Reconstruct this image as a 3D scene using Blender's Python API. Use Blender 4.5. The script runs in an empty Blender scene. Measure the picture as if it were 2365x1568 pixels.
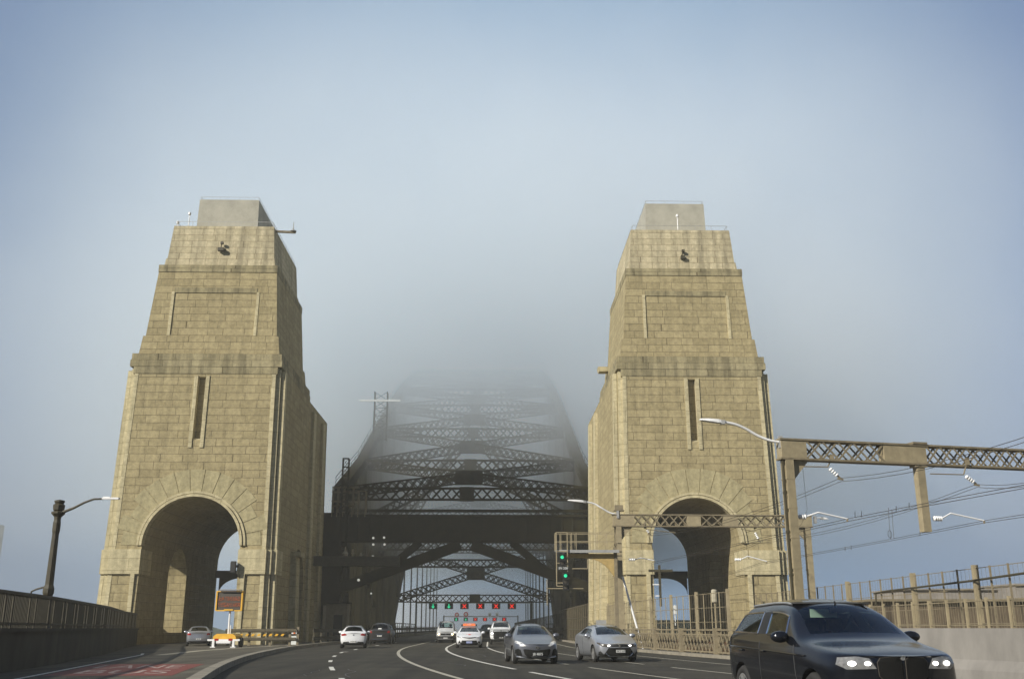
import bpy, bmesh, math, random
from mathutils import Vector, Matrix
from mathutils.bvhtree import BVHTree
random.seed(7)
S = bpy.context.scene
COL = S.collection
PI = math.pi
R = math.radians

# ------------------------------------------------------------------ camera model (35 mm lens, 36 mm film, pitched up)
PITCH = R(16.15); HC = 1.3; FPX = 2300.0
YAW = math.atan(52.5*math.cos(PITCH)/FPX)
_F = Vector((math.sin(YAW)*math.cos(PITCH), math.cos(YAW)*math.cos(PITCH), math.sin(PITCH)))
_R = Vector((math.cos(YAW), -math.sin(YAW), 0)); _U = _R.cross(_F)
def at(px, py, Y):
    """world point at depth Y seen at a spot of the photo (2365 px wide)"""
    d = _F + _R*((px-1182.5)/FPX) + _U*((784-py)/FPX)
    return Vector((0, 0, HC)) + d*(Y/d.y)
def gr(px, py, z=0.0):
    d = _F + _R*((px-1182.5)/FPX) + _U*((784-py)/FPX)
    return Vector((0, 0, HC)) + d*((z-HC)/d.z)

# ------------------------------------------------------------------ materials
def new_mat(name):
    m = bpy.data.materials.new(name); m.use_nodes = True
    nt = m.node_tree; b = nt.nodes['Principled BSDF']
    return m, nt, b
def N(nt, t, **kw):
    n = nt.nodes.new(t)
    for k, v in kw.items():
        if k.startswith('i_'): n.inputs[k[2:].replace('_', ' ')].default_value = v
        else: setattr(n, k, v)
    return n
def ramp(nt, fac, stops):
    r = N(nt, 'ShaderNodeValToRGB')
    e = r.color_ramp.elements
    while len(e) < len(stops): e.new(0.5)
    for k, (p, c) in enumerate(stops):
        e[k].position = p; e[k].color = (c[0], c[1], c[2], 1) if hasattr(c, '__len__') else (c, c, c, 1)
    nt.links.new(fac, r.inputs[0]); return r.outputs[0]
def mixc(nt, a, b, fac, mode='MIX'):
    m = N(nt, 'ShaderNodeMix', data_type='RGBA', blend_type=mode)
    for s, v in ((0, fac), (6, a), (7, b)):
        if hasattr(v, 'links') or hasattr(v, 'is_linked'): nt.links.new(v, m.inputs[s])
        else: m.inputs[s].default_value = v if s == 0 else (*v[:3], 1)
    return m.outputs[2]
def mottled(name, col, var=.25, scale=3.0, rough=.6, metal=0.0, bump=.0, bscale=30, spec=.5, stretch=(1,1,1), coord='Object', coat=0):
    """a plain painted / weathered surface: base colour with two sizes of mottling"""
    m, nt, b = new_mat(name)
    tc = N(nt, 'ShaderNodeTexCoord'); mp = N(nt, 'ShaderNodeMapping'); mp.inputs['Scale'].default_value = stretch
    nt.links.new(tc.outputs[coord], mp.inputs[0])
    n1 = N(nt, 'ShaderNodeTexNoise', i_Scale=scale, i_Detail=6.0, i_Roughness=.65)
    nt.links.new(mp.outputs[0], n1.inputs[0])
    lo = [c*(1-var) for c in col]; hi = [min(1, c*(1+var)) for c in col]
    c = ramp(nt, n1.outputs[0], [(.3, lo), (.7, hi)])
    nt.links.new(c, b.inputs['Base Color'])
    b.inputs['Roughness'].default_value = rough; b.inputs['Metallic'].default_value = metal
    b.inputs['Specular IOR Level'].default_value = spec
    if coat: b.inputs['Coat Weight'].default_value = coat; b.inputs['Coat Roughness'].default_value = .05
    if bump:
        n2 = N(nt, 'ShaderNodeTexNoise', i_Scale=bscale, i_Detail=5.0)
        nt.links.new(mp.outputs[0], n2.inputs[0])
        bp = N(nt, 'ShaderNodeBump', i_Strength=bump, i_Distance=.02)
        nt.links.new(n2.outputs[0], bp.inputs['Height']); nt.links.new(bp.outputs[0], b.inputs['Normal'])
    return m
def emit(name, col, strength, base=(.8,.8,.8)):
    m, nt, b = new_mat(name)
    b.inputs['Base Color'].default_value = (*base, 1)
    b.inputs['Emission Color'].default_value = (*col, 1); b.inputs['Emission Strength'].default_value = strength
    return m
def stone(name, c1, c2, mortar, bw=1.45, rh=.68, bump=.55, ms=.018, stain=.55, rock=1.0):
    """ashlar in courses of uneven blocks; UV in metres"""
    m, nt, b = new_mat(name)
    L = nt.links.new
    uv = N(nt, 'ShaderNodeUVMap'); sep = N(nt, 'ShaderNodeSeparateXYZ'); L(uv.outputs[0], sep.inputs[0])
    row = N(nt, 'ShaderNodeMath', operation='DIVIDE'); row.inputs[1].default_value = rh; L(sep.outputs[1], row.inputs[0])
    fl = N(nt, 'ShaderNodeMath', operation='FLOOR'); L(row.outputs[0], fl.inputs[0])
    wn = N(nt, 'ShaderNodeTexWhiteNoise', noise_dimensions='1D'); L(fl.outputs[0], wn.inputs['W'])
    # uneven block lengths: warp u inside the course, shift per course
    wv = N(nt, 'ShaderNodeCombineXYZ'); L(sep.outputs[0], wv.inputs[0]); L(fl.outputs[0], wv.inputs[1])
    wz = N(nt, 'ShaderNodeTexNoise', i_Scale=.45, i_Detail=1.0); L(wv.outputs[0], wz.inputs[0])
    s1 = N(nt, 'ShaderNodeMath', operation='MULTIPLY_ADD'); s1.inputs[1].default_value = 2.2; L(wz.outputs[0], s1.inputs[0]); L(sep.outputs[0], s1.inputs[2])
    s2 = N(nt, 'ShaderNodeMath', operation='MULTIPLY_ADD'); s2.inputs[1].default_value = 3.0; L(wn.outputs[0], s2.inputs[0]); L(s1.outputs[0], s2.inputs[2])
    cu = N(nt, 'ShaderNodeCombineXYZ'); L(s2.outputs[0], cu.inputs[0]); L(sep.outputs[1], cu.inputs[1])
    br = N(nt, 'ShaderNodeTexBrick', offset=.5, i_Scale=1.0, i_Mortar_Size=ms, i_Mortar_Smooth=.35, i_Bias=0.0, i_Brick_Width=bw, i_Row_Height=rh)
    br.inputs['Color1'].default_value = (*c1, 1); br.inputs['Color2'].default_value = (*c2, 1); br.inputs['Mortar'].default_value = (*mortar, 1)
    L(cu.outputs[0], br.inputs[0])
    nz = N(nt, 'ShaderNodeTexNoise', i_Scale=2.6, i_Detail=8.0, i_Roughness=.7); L(uv.outputs[0], nz.inputs[0])
    fine = ramp(nt, nz.outputs[0], [(.28, .62), (.72, 1.28)])
    c = mixc(nt, br.outputs[0], fine, .85, 'MULTIPLY')
    # weather streaks running down, broad dirt patches
    mp = N(nt, 'ShaderNodeMapping'); mp.inputs['Scale'].default_value = (1.3, .10, 1); L(uv.outputs[0], mp.inputs[0])
    st = N(nt, 'ShaderNodeTexNoise', i_Scale=1.0, i_Detail=6.0, i_Roughness=.6); L(mp.outputs[0], st.inputs[0])
    sc = ramp(nt, st.outputs[0], [(.36, 1-stain), (.58, 1.05)])
    c = mixc(nt, c, sc, 1.0, 'MULTIPLY')
    L(c, b.inputs['Base Color']); b.inputs['Roughness'].default_value = .92; b.inputs['Specular IOR Level'].default_value = .2
    n2 = N(nt, 'ShaderNodeTexNoise', i_Scale=5.0, i_Detail=6.0); L(uv.outputs[0], n2.inputs[0])
    inv = N(nt, 'ShaderNodeMath', operation='SUBTRACT'); inv.inputs[0].default_value = 1.0; L(br.outputs[1], inv.inputs[1])
    h = N(nt, 'ShaderNodeMath', operation='MULTIPLY_ADD'); h.inputs[1].default_value = .45*rock; L(n2.outputs[0], h.inputs[0]); L(inv.outputs[0], h.inputs[2])
    bp = N(nt, 'ShaderNodeBump', i_Strength=bump, i_Distance=.12); L(h.outputs[0], bp.inputs['Height']); L(bp.outputs[0], b.inputs['Normal'])
    return m
def asphalt(name, col, patch=.3):
    m, nt, b = new_mat(name); L = nt.links.new
    tc = N(nt, 'ShaderNodeTexCoord')
    n1 = N(nt, 'ShaderNodeTexNoise', i_Scale=.35, i_Detail=5.0); L(tc.outputs['Object'], n1.inputs[0])
    n2 = N(nt, 'ShaderNodeTexNoise', i_Scale=14.0, i_Detail=8.0, i_Roughness=.8); L(tc.outputs['Object'], n2.inputs[0])
    mp = N(nt, 'ShaderNodeMapping'); mp.inputs['Scale'].default_value = (1.6, .05, 1); L(tc.outputs['Object'], mp.inputs[0])
    n3 = N(nt, 'ShaderNodeTexNoise', i_Scale=1.0, i_Detail=4.0); L(mp.outputs[0], n3.inputs[0])
    a = ramp(nt, n1.outputs[0], [(.3, [c*(1-patch) for c in col]), (.7, [c*(1+patch) for c in col])])
    a = mixc(nt, a, ramp(nt, n2.outputs[0], [(.3, .7), (.7, 1.3)]), 1.0, 'MULTIPLY')
    a = mixc(nt, a, ramp(nt, n3.outputs[0], [(.38, .72), (.6, 1.1)]), 1.0, 'MULTIPLY')
    L(a, b.inputs['Base Color']); b.inputs['Roughness'].default_value = .85; b.inputs['Specular IOR Level'].default_value = .3
    bp = N(nt, 'ShaderNodeBump', i_Strength=.35, i_Distance=.01); L(n2.outputs[0], bp.inputs['Height']); L(bp.outputs[0], b.inputs['Normal'])
    return m
def roadpaint(name, col, wear=.45):
    m, nt, b = new_mat(name); L = nt.links.new
    tc = N(nt, 'ShaderNodeTexCoord')
    n = N(nt, 'ShaderNodeTexNoise', i_Scale=7.0, i_Detail=8.0, i_Roughness=.75); L(tc.outputs['Object'], n.inputs[0])
    c = ramp(nt, n.outputs[0], [(.34, [x*(1-wear)*.6 for x in col]), (.5, col)])
    L(c, b.inputs['Base Color']); b.inputs['Roughness'].default_value = .7
    return m
def carpaint(name, col, metal=.0, rough=.28, coat=.8):
    m, nt, b = new_mat(name); L = nt.links.new
    tc = N(nt, 'ShaderNodeTexCoord')
    n = N(nt, 'ShaderNodeTexNoise', i_Scale=2.0, i_Detail=5.0); L(tc.outputs['Object'], n.inputs[0])
    sp = N(nt, 'ShaderNodeSeparateXYZ'); L(tc.outputs['Object'], sp.inputs[0])
    c = ramp(nt, n.outputs[0], [(.3, [x*.9 for x in col]), (.7, [min(1, x*1.06) for x in col])])
    # road dirt on the sills
    dz = N(nt, 'ShaderNodeMapRange', i_From_Min=.15, i_From_Max=.6, i_To_Min=.75, i_To_Max=0.0); L(sp.outputs[2], dz.inputs[0])
    dn = N(nt, 'ShaderNodeMath', operation='MULTIPLY'); L(dz.outputs[0], dn.inputs[0]); L(n.outputs[0], dn.inputs[1])
    c = mixc(nt, c, (.09, .08, .06), dn.outputs[0])
    L(c, b.inputs['Base Color']); b.inputs['Metallic'].default_value = metal
    b.inputs['Roughness'].default_value = rough; b.inputs['Coat Weight'].default_value = coat; b.inputs['Coat Roughness'].default_value = .06
    return m
def glass(name, tint, op=.35):
    m, nt, b = new_mat(name); L = nt.links.new
    out = nt.nodes['Material Output']
    tr = N(nt, 'ShaderNodeBsdfTransparent'); tr.inputs[0].default_value = (*tint, 1)
    gl = N(nt, 'ShaderNodeBsdfGlossy', i_Roughness=.04); gl.inputs[0].default_value = (.9, .95, 1, 1)
    fr = N(nt, 'ShaderNodeFresnel', i_IOR=1.5); 
    mx = N(nt, 'ShaderNodeMixShader'); L(fr.outputs[0], mx.inputs[0]); L(tr.outputs[0], mx.inputs[1]); L(gl.outputs[0], mx.inputs[2])
    L(mx.outputs[0], out.inputs[0])
    return m

M = {}
M['stone'] = stone('granite_rock_faced', stain=.13, ms=.019, c1=(.385,.322,.176), c2=(.31,.258,.138), mortar=(.16,.13,.068))
M['stone_dirty'] = stone('granite_stained', (.37,.32,.185), (.29,.25,.14), (.14,.115,.06), stain=.45, bump=.35, bw=1.9, rh=.6)
M['stone_fair'] = stone('granite_smooth', (.54,.475,.29), (.485,.425,.255), (.27,.225,.125), bw=2.3, rh=.98, bump=.2, stain=.22, rock=.3)
M['stone_top'] = stone('granite_pale', (.52,.455,.295), (.45,.39,.245), (.17,.13,.07), bw=1.25, rh=.62, bump=.3, stain=.35, rock=.5)
M['cap'] = mottled('weathered_render', (.36,.345,.28), .16, .9, .9, bump=.2, bscale=6)
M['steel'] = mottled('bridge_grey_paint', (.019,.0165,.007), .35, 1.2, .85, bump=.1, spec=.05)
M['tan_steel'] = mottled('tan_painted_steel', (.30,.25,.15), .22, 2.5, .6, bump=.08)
M['tan_shade'] = mottled('weathered_tan_steel', (.20,.165,.10), .3, 3.0, .7)  # darker, rougher version of the tan steel
M['ochre_steel'] = mottled('ochre_painted_steel', (.42,.30,.11), .25, 2.0, .6)
M['grey_steel'] = mottled('grey_galvanised_steel', (.38,.38,.36), .15, 5, .5, .3)
M['dark_steel'] = mottled('dark_bronze_steel', (.05,.042,.02), .3, 3, .6)
M['white_metal'] = mottled('white_painted_metal', (.8,.8,.77), .06, 4, .4)
M['ceramic'] = mottled('white_ceramic', (.85,.85,.82), .05, 8, .2)
M['wire'] = mottled('weathered_copper_wire', (.05,.042,.03), .2, 3, .5)
M['black'] = mottled('black_plastic', (.012,.012,.011), .25, 12, .55)
M['rubber'] = mottled('tyre_rubber', (.022,.021,.019), .25, 9, .85)
M['alloy'] = mottled('alloy_wheel', (.5,.5,.48), .12, 9, .35, .7)
M['chrome'] = mottled('chrome_trim', (.75,.76,.77), .05, 9, .14, 1.0)
M['grille'] = mottled('black_mesh_grille', (.010,.010,.009), .4, 70, .6, spec=.15)
M['asphalt'] = asphalt('asphalt_worn', (.042,.038,.026))
M['asphalt_left'] = asphalt('asphalt_faded', (.10,.09,.064))
M['asphalt_patch'] = asphalt('asphalt_patch', (.036,.033,.024))
M['tar'] = mottled('tar', (.014,.013,.011), .3, 8, .5)
M['concrete'] = mottled('concrete_barrier', (.205,.192,.168), .24, 1.1, .9, bump=.25, bscale=22, stretch=(1,1,.4))
M['kerb'] = mottled('kerb_stone', (.24,.215,.16), .3, 2.2, .9, bump=.2)
M['kerb_pale'] = mottled('kerb_pale_paint', (.38,.345,.25), .3, 2.2, .9, bump=.2)
M['wall_dark'] = mottled('sooty_concrete_wall', (.060,.053,.032), .35, .9, .9, bump=.25, bscale=9, stretch=(1,1,.35))
M['ballast'] = mottled('track_ballast', (.16,.135,.095), .45, 9, .95, bump=.6, bscale=25)
M['rail'] = mottled('rusty_rail', (.16,.09,.05), .3, 6, .5, .5)
M['timber'] = mottled('weathered_timber', (.13,.10,.065), .35, 4, .9)
M['white_line'] = roadpaint('white_road_paint', (.72,.70,.60))
M['worn_line'] = roadpaint('worn_road_paint', (.46,.43,.33), .6)
M['red_paint'] = roadpaint('red_lane_paint', (.20,.046,.030), .45)
M['red_white'] = roadpaint('worn_white_letters', (.42,.32,.27), .6)
M['yellow'] = mottled('yellow_trailer_paint', (.72,.40,.03), .12, 3, .45)
M['brown_wall'] = mottled('brown_brick_far', (.11,.082,.05), .35, 1.2, .95, stretch=(1,1,.5))
M['roof_grey'] = mottled('grey_roof', (.24,.22,.19), .2, 1.5, .9)
M['ground'] = mottled('ground_scrub', (.09,.10,.055), .4, .06, 1.0)
M['far_wall'] = mottled('far_blue_grey_facade', (.24,.27,.33), .1, .05, .9)  # sky haze put into the facade colour so the tower looks faint
M['fence_dark'] = mottled('weathered_olive_steel', (.085,.07,.038), .3, 3.0, .7)
M['visor'] = mottled('pale_sun_visor', (.46,.50,.43), .06, 9, .8)  # pale tone standing in for daylight through the car's other windows
M['leaf'] = mottled('dark_foliage', (.05,.065,.025), .5, 1.2, .9)
M['seat'] = mottled('dark_seat_fabric', (.05,.03,.028), .3, 20, .9)
M['lining'] = mottled('dark_cabin_lining', (.04,.04,.037), .2, 10, .9)
M['glass'] = glass('car_glass', (.76,.89,.81))
M['dark_glass'] = glass('tinted_car_glass', (.22,.28,.25))
M['lamp_glass'] = mottled('headlamp_lens', (.26,.26,.25), .35, 30, .12, .4)
M['lamp_on'] = emit('lit_headlamp', (1,.97,.9), 4.5)
M['lamp_pale'] = mottled('pale_headlamp_lens', (.78,.77,.72), .15, 30, .12, .2)
M['lamp_warm'] = emit('lit_warm_lamp', (1,.72,.35), 5)
M['lamp_white'] = emit('lit_floodlight', (1,.97,.85), .4)
M['green_on'] = emit('lit_green_signal', (.04,1,.45), .65, (.0,.3,.15))
M['red_on'] = emit('lit_red_signal', (1,.035,.02), .8, (.3,.0,.0))
M['tail'] = mottled('red_tail_lamp', (.34,.02,.015), .2, 20, .2)
M['led'] = emit('lit_amber_led', (1,.25,.06), .2, (.2,.05,.02))
M['plate_white'] = mottled('white_plate', (.75,.75,.70), .05, 9, .5)
M['plate_blue'] = mottled('blue_plate', (.26,.31,.55), .1, 9, .5)
M['plate_black'] = mottled('black_plate', (.02,.02,.02), .1, 9, .5)
M['taxi_orange'] = mottled('orange_taxi_sign', (.85,.20,.06), .08, 9, .4)
M['red_logo'] = mottled('red_decal', (.62,.06,.04), .1, 9, .5)
M['sign_red'] = mottled('red_sign_face', (.5,.04,.035), .1, 9, .5)
M['sign_white'] = mottled('white_sign_face', (.7,.72,.68), .1, 9, .5)
M['panel_dark'] = mottled('display_panel', (.05,.042,.03), .3, 20, .6)

# ------------------------------------------------------------------ mesh helper
class MB:
    def __init__(s): s.v = []; s.f = []; s.m = []
    def add(s, vs, fs, mi=0):
        o = len(s.v); s.v += [Vector(p) for p in vs]
        for f in fs: s.f.append([o+i for i in f]); s.m.append(mi)
        return s
    def box(s, c, d, mi=0, rz=0, rot=None):
        x, y, z = d[0]/2, d[1]/2, d[2]/2
        m = rot if rot else Matrix.Rotation(rz, 3, 'Z')
        vs = [Vector(c)+m@Vector((a*x, b*y, e*z)) for e in (-1, 1) for b in (-1, 1) for a in (-1, 1)]
        return s.add(vs, [(0,2,3,1),(4,5,7,6),(0,1,5,4),(2,6,7,3),(0,4,6,2),(1,3,7,5)], mi)
    def span(s, x0, x1, y0, y1, z0, z1, mi=0):
        return s.box(((x0+x1)/2, (y0+y1)/2, (z0+z1)/2), (x1-x0, y1-y0, z1-z0), mi)
    def frustum(s, a, z0, b, z1, mi=0):
        """a, b = (x0, x1, y0, y1) at z0 and z1"""
        vs = [(x, y, z0) for y in a[2:] for x in a[:2]] + [(x, y, z1) for y in b[2:] for x in b[:2]]
        return s.add(vs, [(0,2,3,1),(4,5,7,6),(0,1,5,4),(2,6,7,3),(0,4,6,2),(1,3,7,5)], mi)
    def bar(s, p, q, w, h=None, up=(0,0,1), mi=0):
        p, q = Vector(p), Vector(q); h = h or w
        d = q-p
        if d.length < 1e-6: return s
        d.normalize(); u = Vector(up)
        if abs(d.dot(u)) > .985: u = Vector((0,1,0)) if abs(d.y) < .9 else Vector((1,0,0))
        r = d.cross(u).normalized()*(w/2); u = r.cross(d).normalized()*(h/2)
        vs = [p-r-u, p+r-u, p+r+u, p-r+u, q-r-u, q+r-u, q+r+u, q-r+u]
        return s.add(vs, [(3,2,1,0),(4,5,6,7),(0,1,5,4),(1,2,6,5),(2,3,7,6),(3,0,4,7)], mi)
    def tube(s, pts, r, n=8, mi=0, caps=True):
        pts = [Vector(p) for p in pts]; k = len(pts)
        rr = r if hasattr(r, '__len__') else [r]*k
        vs = []; ref = None
        for i, p in enumerate(pts):
            d = (pts[min(i+1, k-1)]-pts[max(i-1, 0)]).normalized()
            if ref is None: ref = Vector((0,0,1)) if abs(d.z) < .9 else Vector((1,0,0))
            a = d.cross(ref).normalized(); b = a.cross(d).normalized(); ref = b
            for j in range(n):
                t = 2*PI*j/n; vs.append(p+(a*math.cos(t)+b*math.sin(t))*rr[i])
        fs = [(i*n+j, i*n+(j+1) % n, (i+1)*n+(j+1) % n, (i+1)*n+j) for i in range(k-1) for j in range(n)]
        if caps: fs += [tuple(range(n-1, -1, -1)), tuple((k-1)*n+j for j in range(n))]
        return s.add(vs, fs, mi)
    def lathe(s, prof, c=(0,0,0), axis='Z', n=24, mi=0, closed=False):
        """prof = [(radius, height)]"""
        vs = []
        for r, h in prof:
            for j in range(n):
                t = 2*PI*j/n; a, b = r*math.cos(t), r*math.sin(t)
                p = {'Z': (a, b, h), 'X': (h, a, b), 'Y': (b, h, a)}[axis]
                vs.append(Vector(c)+Vector(p))
        k = len(prof)
        fs = [(i*n+j, i*n+(j+1) % n, (i+1)*n+(j+1) % n, (i+1)*n+j) for i in range(k-1) for j in range(n)]
        if closed: fs += [((k-1)*n+j, (k-1)*n+(j+1) % n, (j+1) % n, j) for j in range(n)]
        else: fs += [tuple(range(n-1, -1, -1)), tuple((k-1)*n+j for j in range(n))]
        return s.add(vs, fs, mi)
    def prism(s, poly, y0, y1, axis='Y', mi=0, shear=0.0):
        """poly in (x,z) extruded along Y (or (y,z) along X, or (x,y) along Z); shear: near face leans by shear*z"""
        n = len(poly)
        def P(a, b, t, near): 
            if axis == 'Y': return (a, t+(shear*b if near else 0), b)
            if axis == 'X': return (t, a, b)
            return (a, b, t)
        vs = [P(a, b, y0, True) for a, b in poly]+[P(a, b, y1, False) for a, b in poly]
        fs = [tuple(range(n)), tuple(range(2*n-1, n-1, -1))]+[(i, i+n, (i+1) % n+n, (i+1) % n) for i in range(n)]
        return s.add(vs, fs, mi)
    def sheet(s, left, right, z=None, mi=0):
        """ribbon between two polylines"""
        k = len(left); vs = [Vector(p) for p in left]+[Vector(p) for p in right]
        return s.add(vs, [(i, k+i, k+i+1, i+1) for i in range(k-1)], mi)
    def mesh(s, name, mats, smooth=False, uv=False, fix=True):
        me = bpy.data.meshes.new(name)
        me.from_pydata(s.v, [], s.f); 
        for m in (mats if isinstance(mats, (list, tuple)) else [mats]): me.materials.append(m)
        me.polygons.foreach_set('material_index', s.m)
        if fix:
            bm = bmesh.new(); bm.from_mesh(me); bmesh.ops.recalc_face_normals(bm, faces=bm.faces); bm.to_mesh(me); bm.free()
        if smooth: me.polygons.foreach_set('use_smooth', [True]*len(me.polygons))
        if uv: box_uv(me)
        me.update(); return me
    def build(s, name, mats, parent=None, smooth=False, uv=False, loc=None, fix=True):
        o = bpy.data.objects.new(name, s.mesh(name, mats, smooth, uv, fix)); COL.objects.link(o)
        if loc: o.location = loc
        if parent: o.parent = parent
        return o
def box_uv(me, ox=0.0):
    lay = me.uv_layers.get('UVMap') or me.uv_layers.new(name='UVMap')
    for p in me.polygons:
        n = p.normal
        ax = max(range(3), key=lambda i: abs(n[i])*(.6 if i == 2 else 1))
        for li in p.loop_indices:
            c = me.vertices[me.loops[li].vertex_index].co
            lay.data[li].uv = (c.y, c.z) if ax == 0 else ((c.x, c.z) if ax == 1 else (c.x, c.y))
def tag(o, label=None, cat=None, group=None, kind=None):
    if label: o['label'] = label
    if cat: o['category'] = cat
    if group: o['group'] = group
    if kind: o['kind'] = kind
    return o
def empty(name, loc=(0,0,0), rz=0, label=None, cat=None, group=None):
    o = bpy.data.objects.new(name, None); COL.objects.link(o); o.location = loc; o.rotation_euler = (0,0,rz)
    o.empty_display_size = .3
    return tag(o, label, cat, group)
def copy_tree(o, parent=None):
    c = o.copy(); COL.objects.link(c)
    if parent: c.parent = parent
    for ch in list(o.children): copy_tree(ch, c)
    return c
def bool_cut(o, cutter_me, delete=True):
    c = bpy.data.objects.new('cutter', cutter_me); COL.objects.link(c); bpy.context.view_layer.update()
    c.matrix_world = o.matrix_world
    md = o.modifiers.new('b', 'BOOLEAN'); md.operation = 'DIFFERENCE'; md.object = c; md.solver = 'EXACT'
    if hasattr(md, 'material_mode'): md.material_mode = 'TRANSFER'
    bpy.context.view_layer.update()
    dg = bpy.context.evaluated_depsgraph_get()
    me = bpy.data.meshes.new_from_object(o.evaluated_get(dg))
    old = o.data; o.modifiers.clear(); o.data = me; me.name = o.name
    bpy.data.meshes.remove(old); bpy.data.objects.remove(c)
    return o
def text_obj(body, size, mat, parent, name, loc, rot, extrude=.004, align='CENTER', sx=1.0, sy=1.0):
    cu = bpy.data.curves.new('t', 'FONT'); cu.body = body; cu.size = size; cu.align_x = align; cu.align_y = 'CENTER'; cu.extrude = extrude
    t = bpy.data.objects.new('t', cu); COL.objects.link(t); bpy.context.view_layer.update()
    me = bpy.data.meshes.new_from_object(t.evaluated_get(bpy.context.evaluated_depsgraph_get()))
    bpy.data.objects.remove(t); bpy.data.curves.remove(cu)
    me.materials.clear(); me.materials.append(mat); me.name = name
    for v in me.vertices: v.co.x *= sx; v.co.y *= sy
    o = bpy.data.objects.new(name, me); COL.objects.link(o); o.parent = parent; o.location = loc; o.rotation_euler = rot
    return o
def lerp(a, b, t): return a+(b-a)*t
def poly_at(pts, y):
    """x on a polyline given as (x, y) points sorted by y"""
    if y <= pts[0][1]: 
        a, b = pts[0], pts[1]
    elif y >= pts[-1][1]: a, b = pts[-2], pts[-1]
    else:
        for a, b in zip(pts, pts[1:]):
            if a[1] <= y <= b[1]: break
    return a[0]+(b[0]-a[0])*(y-a[1])/(b[1]-a[1])
# ================================================================== ROAD SHAPE
def cv(y):
    """sideways shift of the approach road as it curves into the bridge"""
    if y >= 78: return 0.0
    if y >= 28: return .00204*(78-y)**2
    return 5.1+.204*(28-y)
YS = [-14+2*i for i in range(58)]+[104, 112, 130, 160, 200, 260, 330, 430]
def kerb_x(y): return -12.45+cv(y)-.02*max(0, min(y, 95)-54)
def parapet_x(y): return 8.5+cv(y)+max(0, (68-y)*.03)
WALL = [(-9.5, -12), (-11.0, 8), (-14.2, 28), (-16.1, 38), (-20.5, 56), (-25.3, 72), (-28.3, 83.5)]

g = MB(); n = 64
g.v = [Vector((3500*math.cos(2*PI*i/n), 3500*math.sin(2*PI*i/n), -6.0)) for i in range(n)]; g.f = [list(range(n))]; g.m = [0]
tag(g.build('ground', M['ground']), kind='structure')
g = MB(); g.span(-34, 30, -16, 112, -5.98, -.25)
tag(g.build('approach_embankment', M['wall_dark']), kind='structure')
g = MB()
g.sheet([(kerb_x(y)-.1, y, 0) for y in YS], [(parapet_x(y)-.9, y, 0) for y in YS])
tag(g.build('road', M['asphalt']), kind='structure')
rk = random.Random(11)
m = MB()
for k in range(16):                                  # sealed cracks wandering over the carriageway
    y = rk.uniform(24, 80); x = rk.uniform(-10.5, 5)+cv(y); a = rk.choice((0, 0, 1.2))
    for i in range(rk.randint(4, 9)):
        y2 = y+rk.uniform(.5, 1.2)*(1 if a == 0 else .25); x2 = x+rk.uniform(-.3, .3)+(.9 if a else (cv(y2)-cv(y)))
        m.add([(x-.02, y, .004), (x+.02, y, .004), (x2+.02, y2, .004), (x2-.02, y2, .004)], [(0,1,2,3)]); x, y = x2, y2
tag(m.build('crack_sealant', M['tar']), kind='structure')
m = MB()
for (x, y, w, l) in ((-7.2, 36, 1.6, 5), (-1.6, 47, 1.9, 7), (1.2, 33, 1.7, 3.6), (-10, 60, 1.8, 6), (-4.4, 25, 1.8, 4), (4.2, 52, 1.5, 8)):
    m.sheet([(x+cv(y+l*t), y+l*t, .003) for t in (0, .5, 1)], [(x+w+cv(y+l*t), y+l*t, .003) for t in (0, .5, 1)])
tag(m.build('road_patch', M['asphalt_patch']), kind='structure')
# raised left carriageway and its island
g = MB()
ly = [y for y in YS if y <= 112]
g.sheet([(poly_at(WALL, y)-.5 if y < 84 else -29.2, y, .004) for y in ly], [(kerb_x(y)-.3, y, .004) for y in ly])
tag(g.build('side_road', M['asphalt_left']), kind='structure')
g = MB()
kl = [(kerb_x(y)-.34, y) for y in ly]; kr = [(kerb_x(y), y) for y in ly]
for (a, b, c, d) in zip(kl, kr, kl[1:], kr[1:]):
    g.add([(a[0], a[1], -.2), (b[0], b[1], -.2), (b[0], b[1], .2), (a[0], a[1], .2), (c[0], c[1], -.2), (d[0], d[1], -.2), (d[0], d[1], .2), (c[0], c[1], .2)],
          [(0,1,2,3), (4,7,6,5), (0,4,5,1), (1,5,6,2), (2,6,7,3), (3,7,4,0)])
tag(g.build('kerb', M['kerb'], fix=True), kind='structure')
g = MB()
ki = [(-16.5, 52.5), (-16.9, 57), (-17.3, 63), (-17.1, 70), (-16.4, 78), (-15.8, 84)]
g.sheet([(x-.25, y, .012) for x, y in ki], [(x+.35, y, .012) for x, y in ki])
tag(g.build('island_edge', M['kerb_pale']), kind='structure')

def stripe(name, mat, pts, w, z=.006, dash=None, wobble=0):
    m = MB()
    L, Rr = [], []
    for i, (x, y) in enumerate(pts):
        a = pts[max(0, i-1)]; b = pts[min(len(pts)-1, i+1)]
        d = Vector((b[0]-a[0], b[1]-a[1])); d.normalize(); nx, ny = d.y, -d.x
        L.append((x-nx*w/2, y-ny*w/2, z)); Rr.append((x+nx*w/2, y+ny*w/2, z))
    if not dash: m.sheet(L, Rr)
    else:
        acc = 0; on, off = dash
        i = 0
        run = []
        for i in range(len(pts)-1):
            if acc % (on+off) < on: m.sheet(L[i:i+2], Rr[i:i+2])
            acc += (Vector(pts[i+1])-Vector(pts[i])).length
    return tag(m.build(name, mat), kind='structure')
fine = [y*.75 for y in range(4, 140)]
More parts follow.
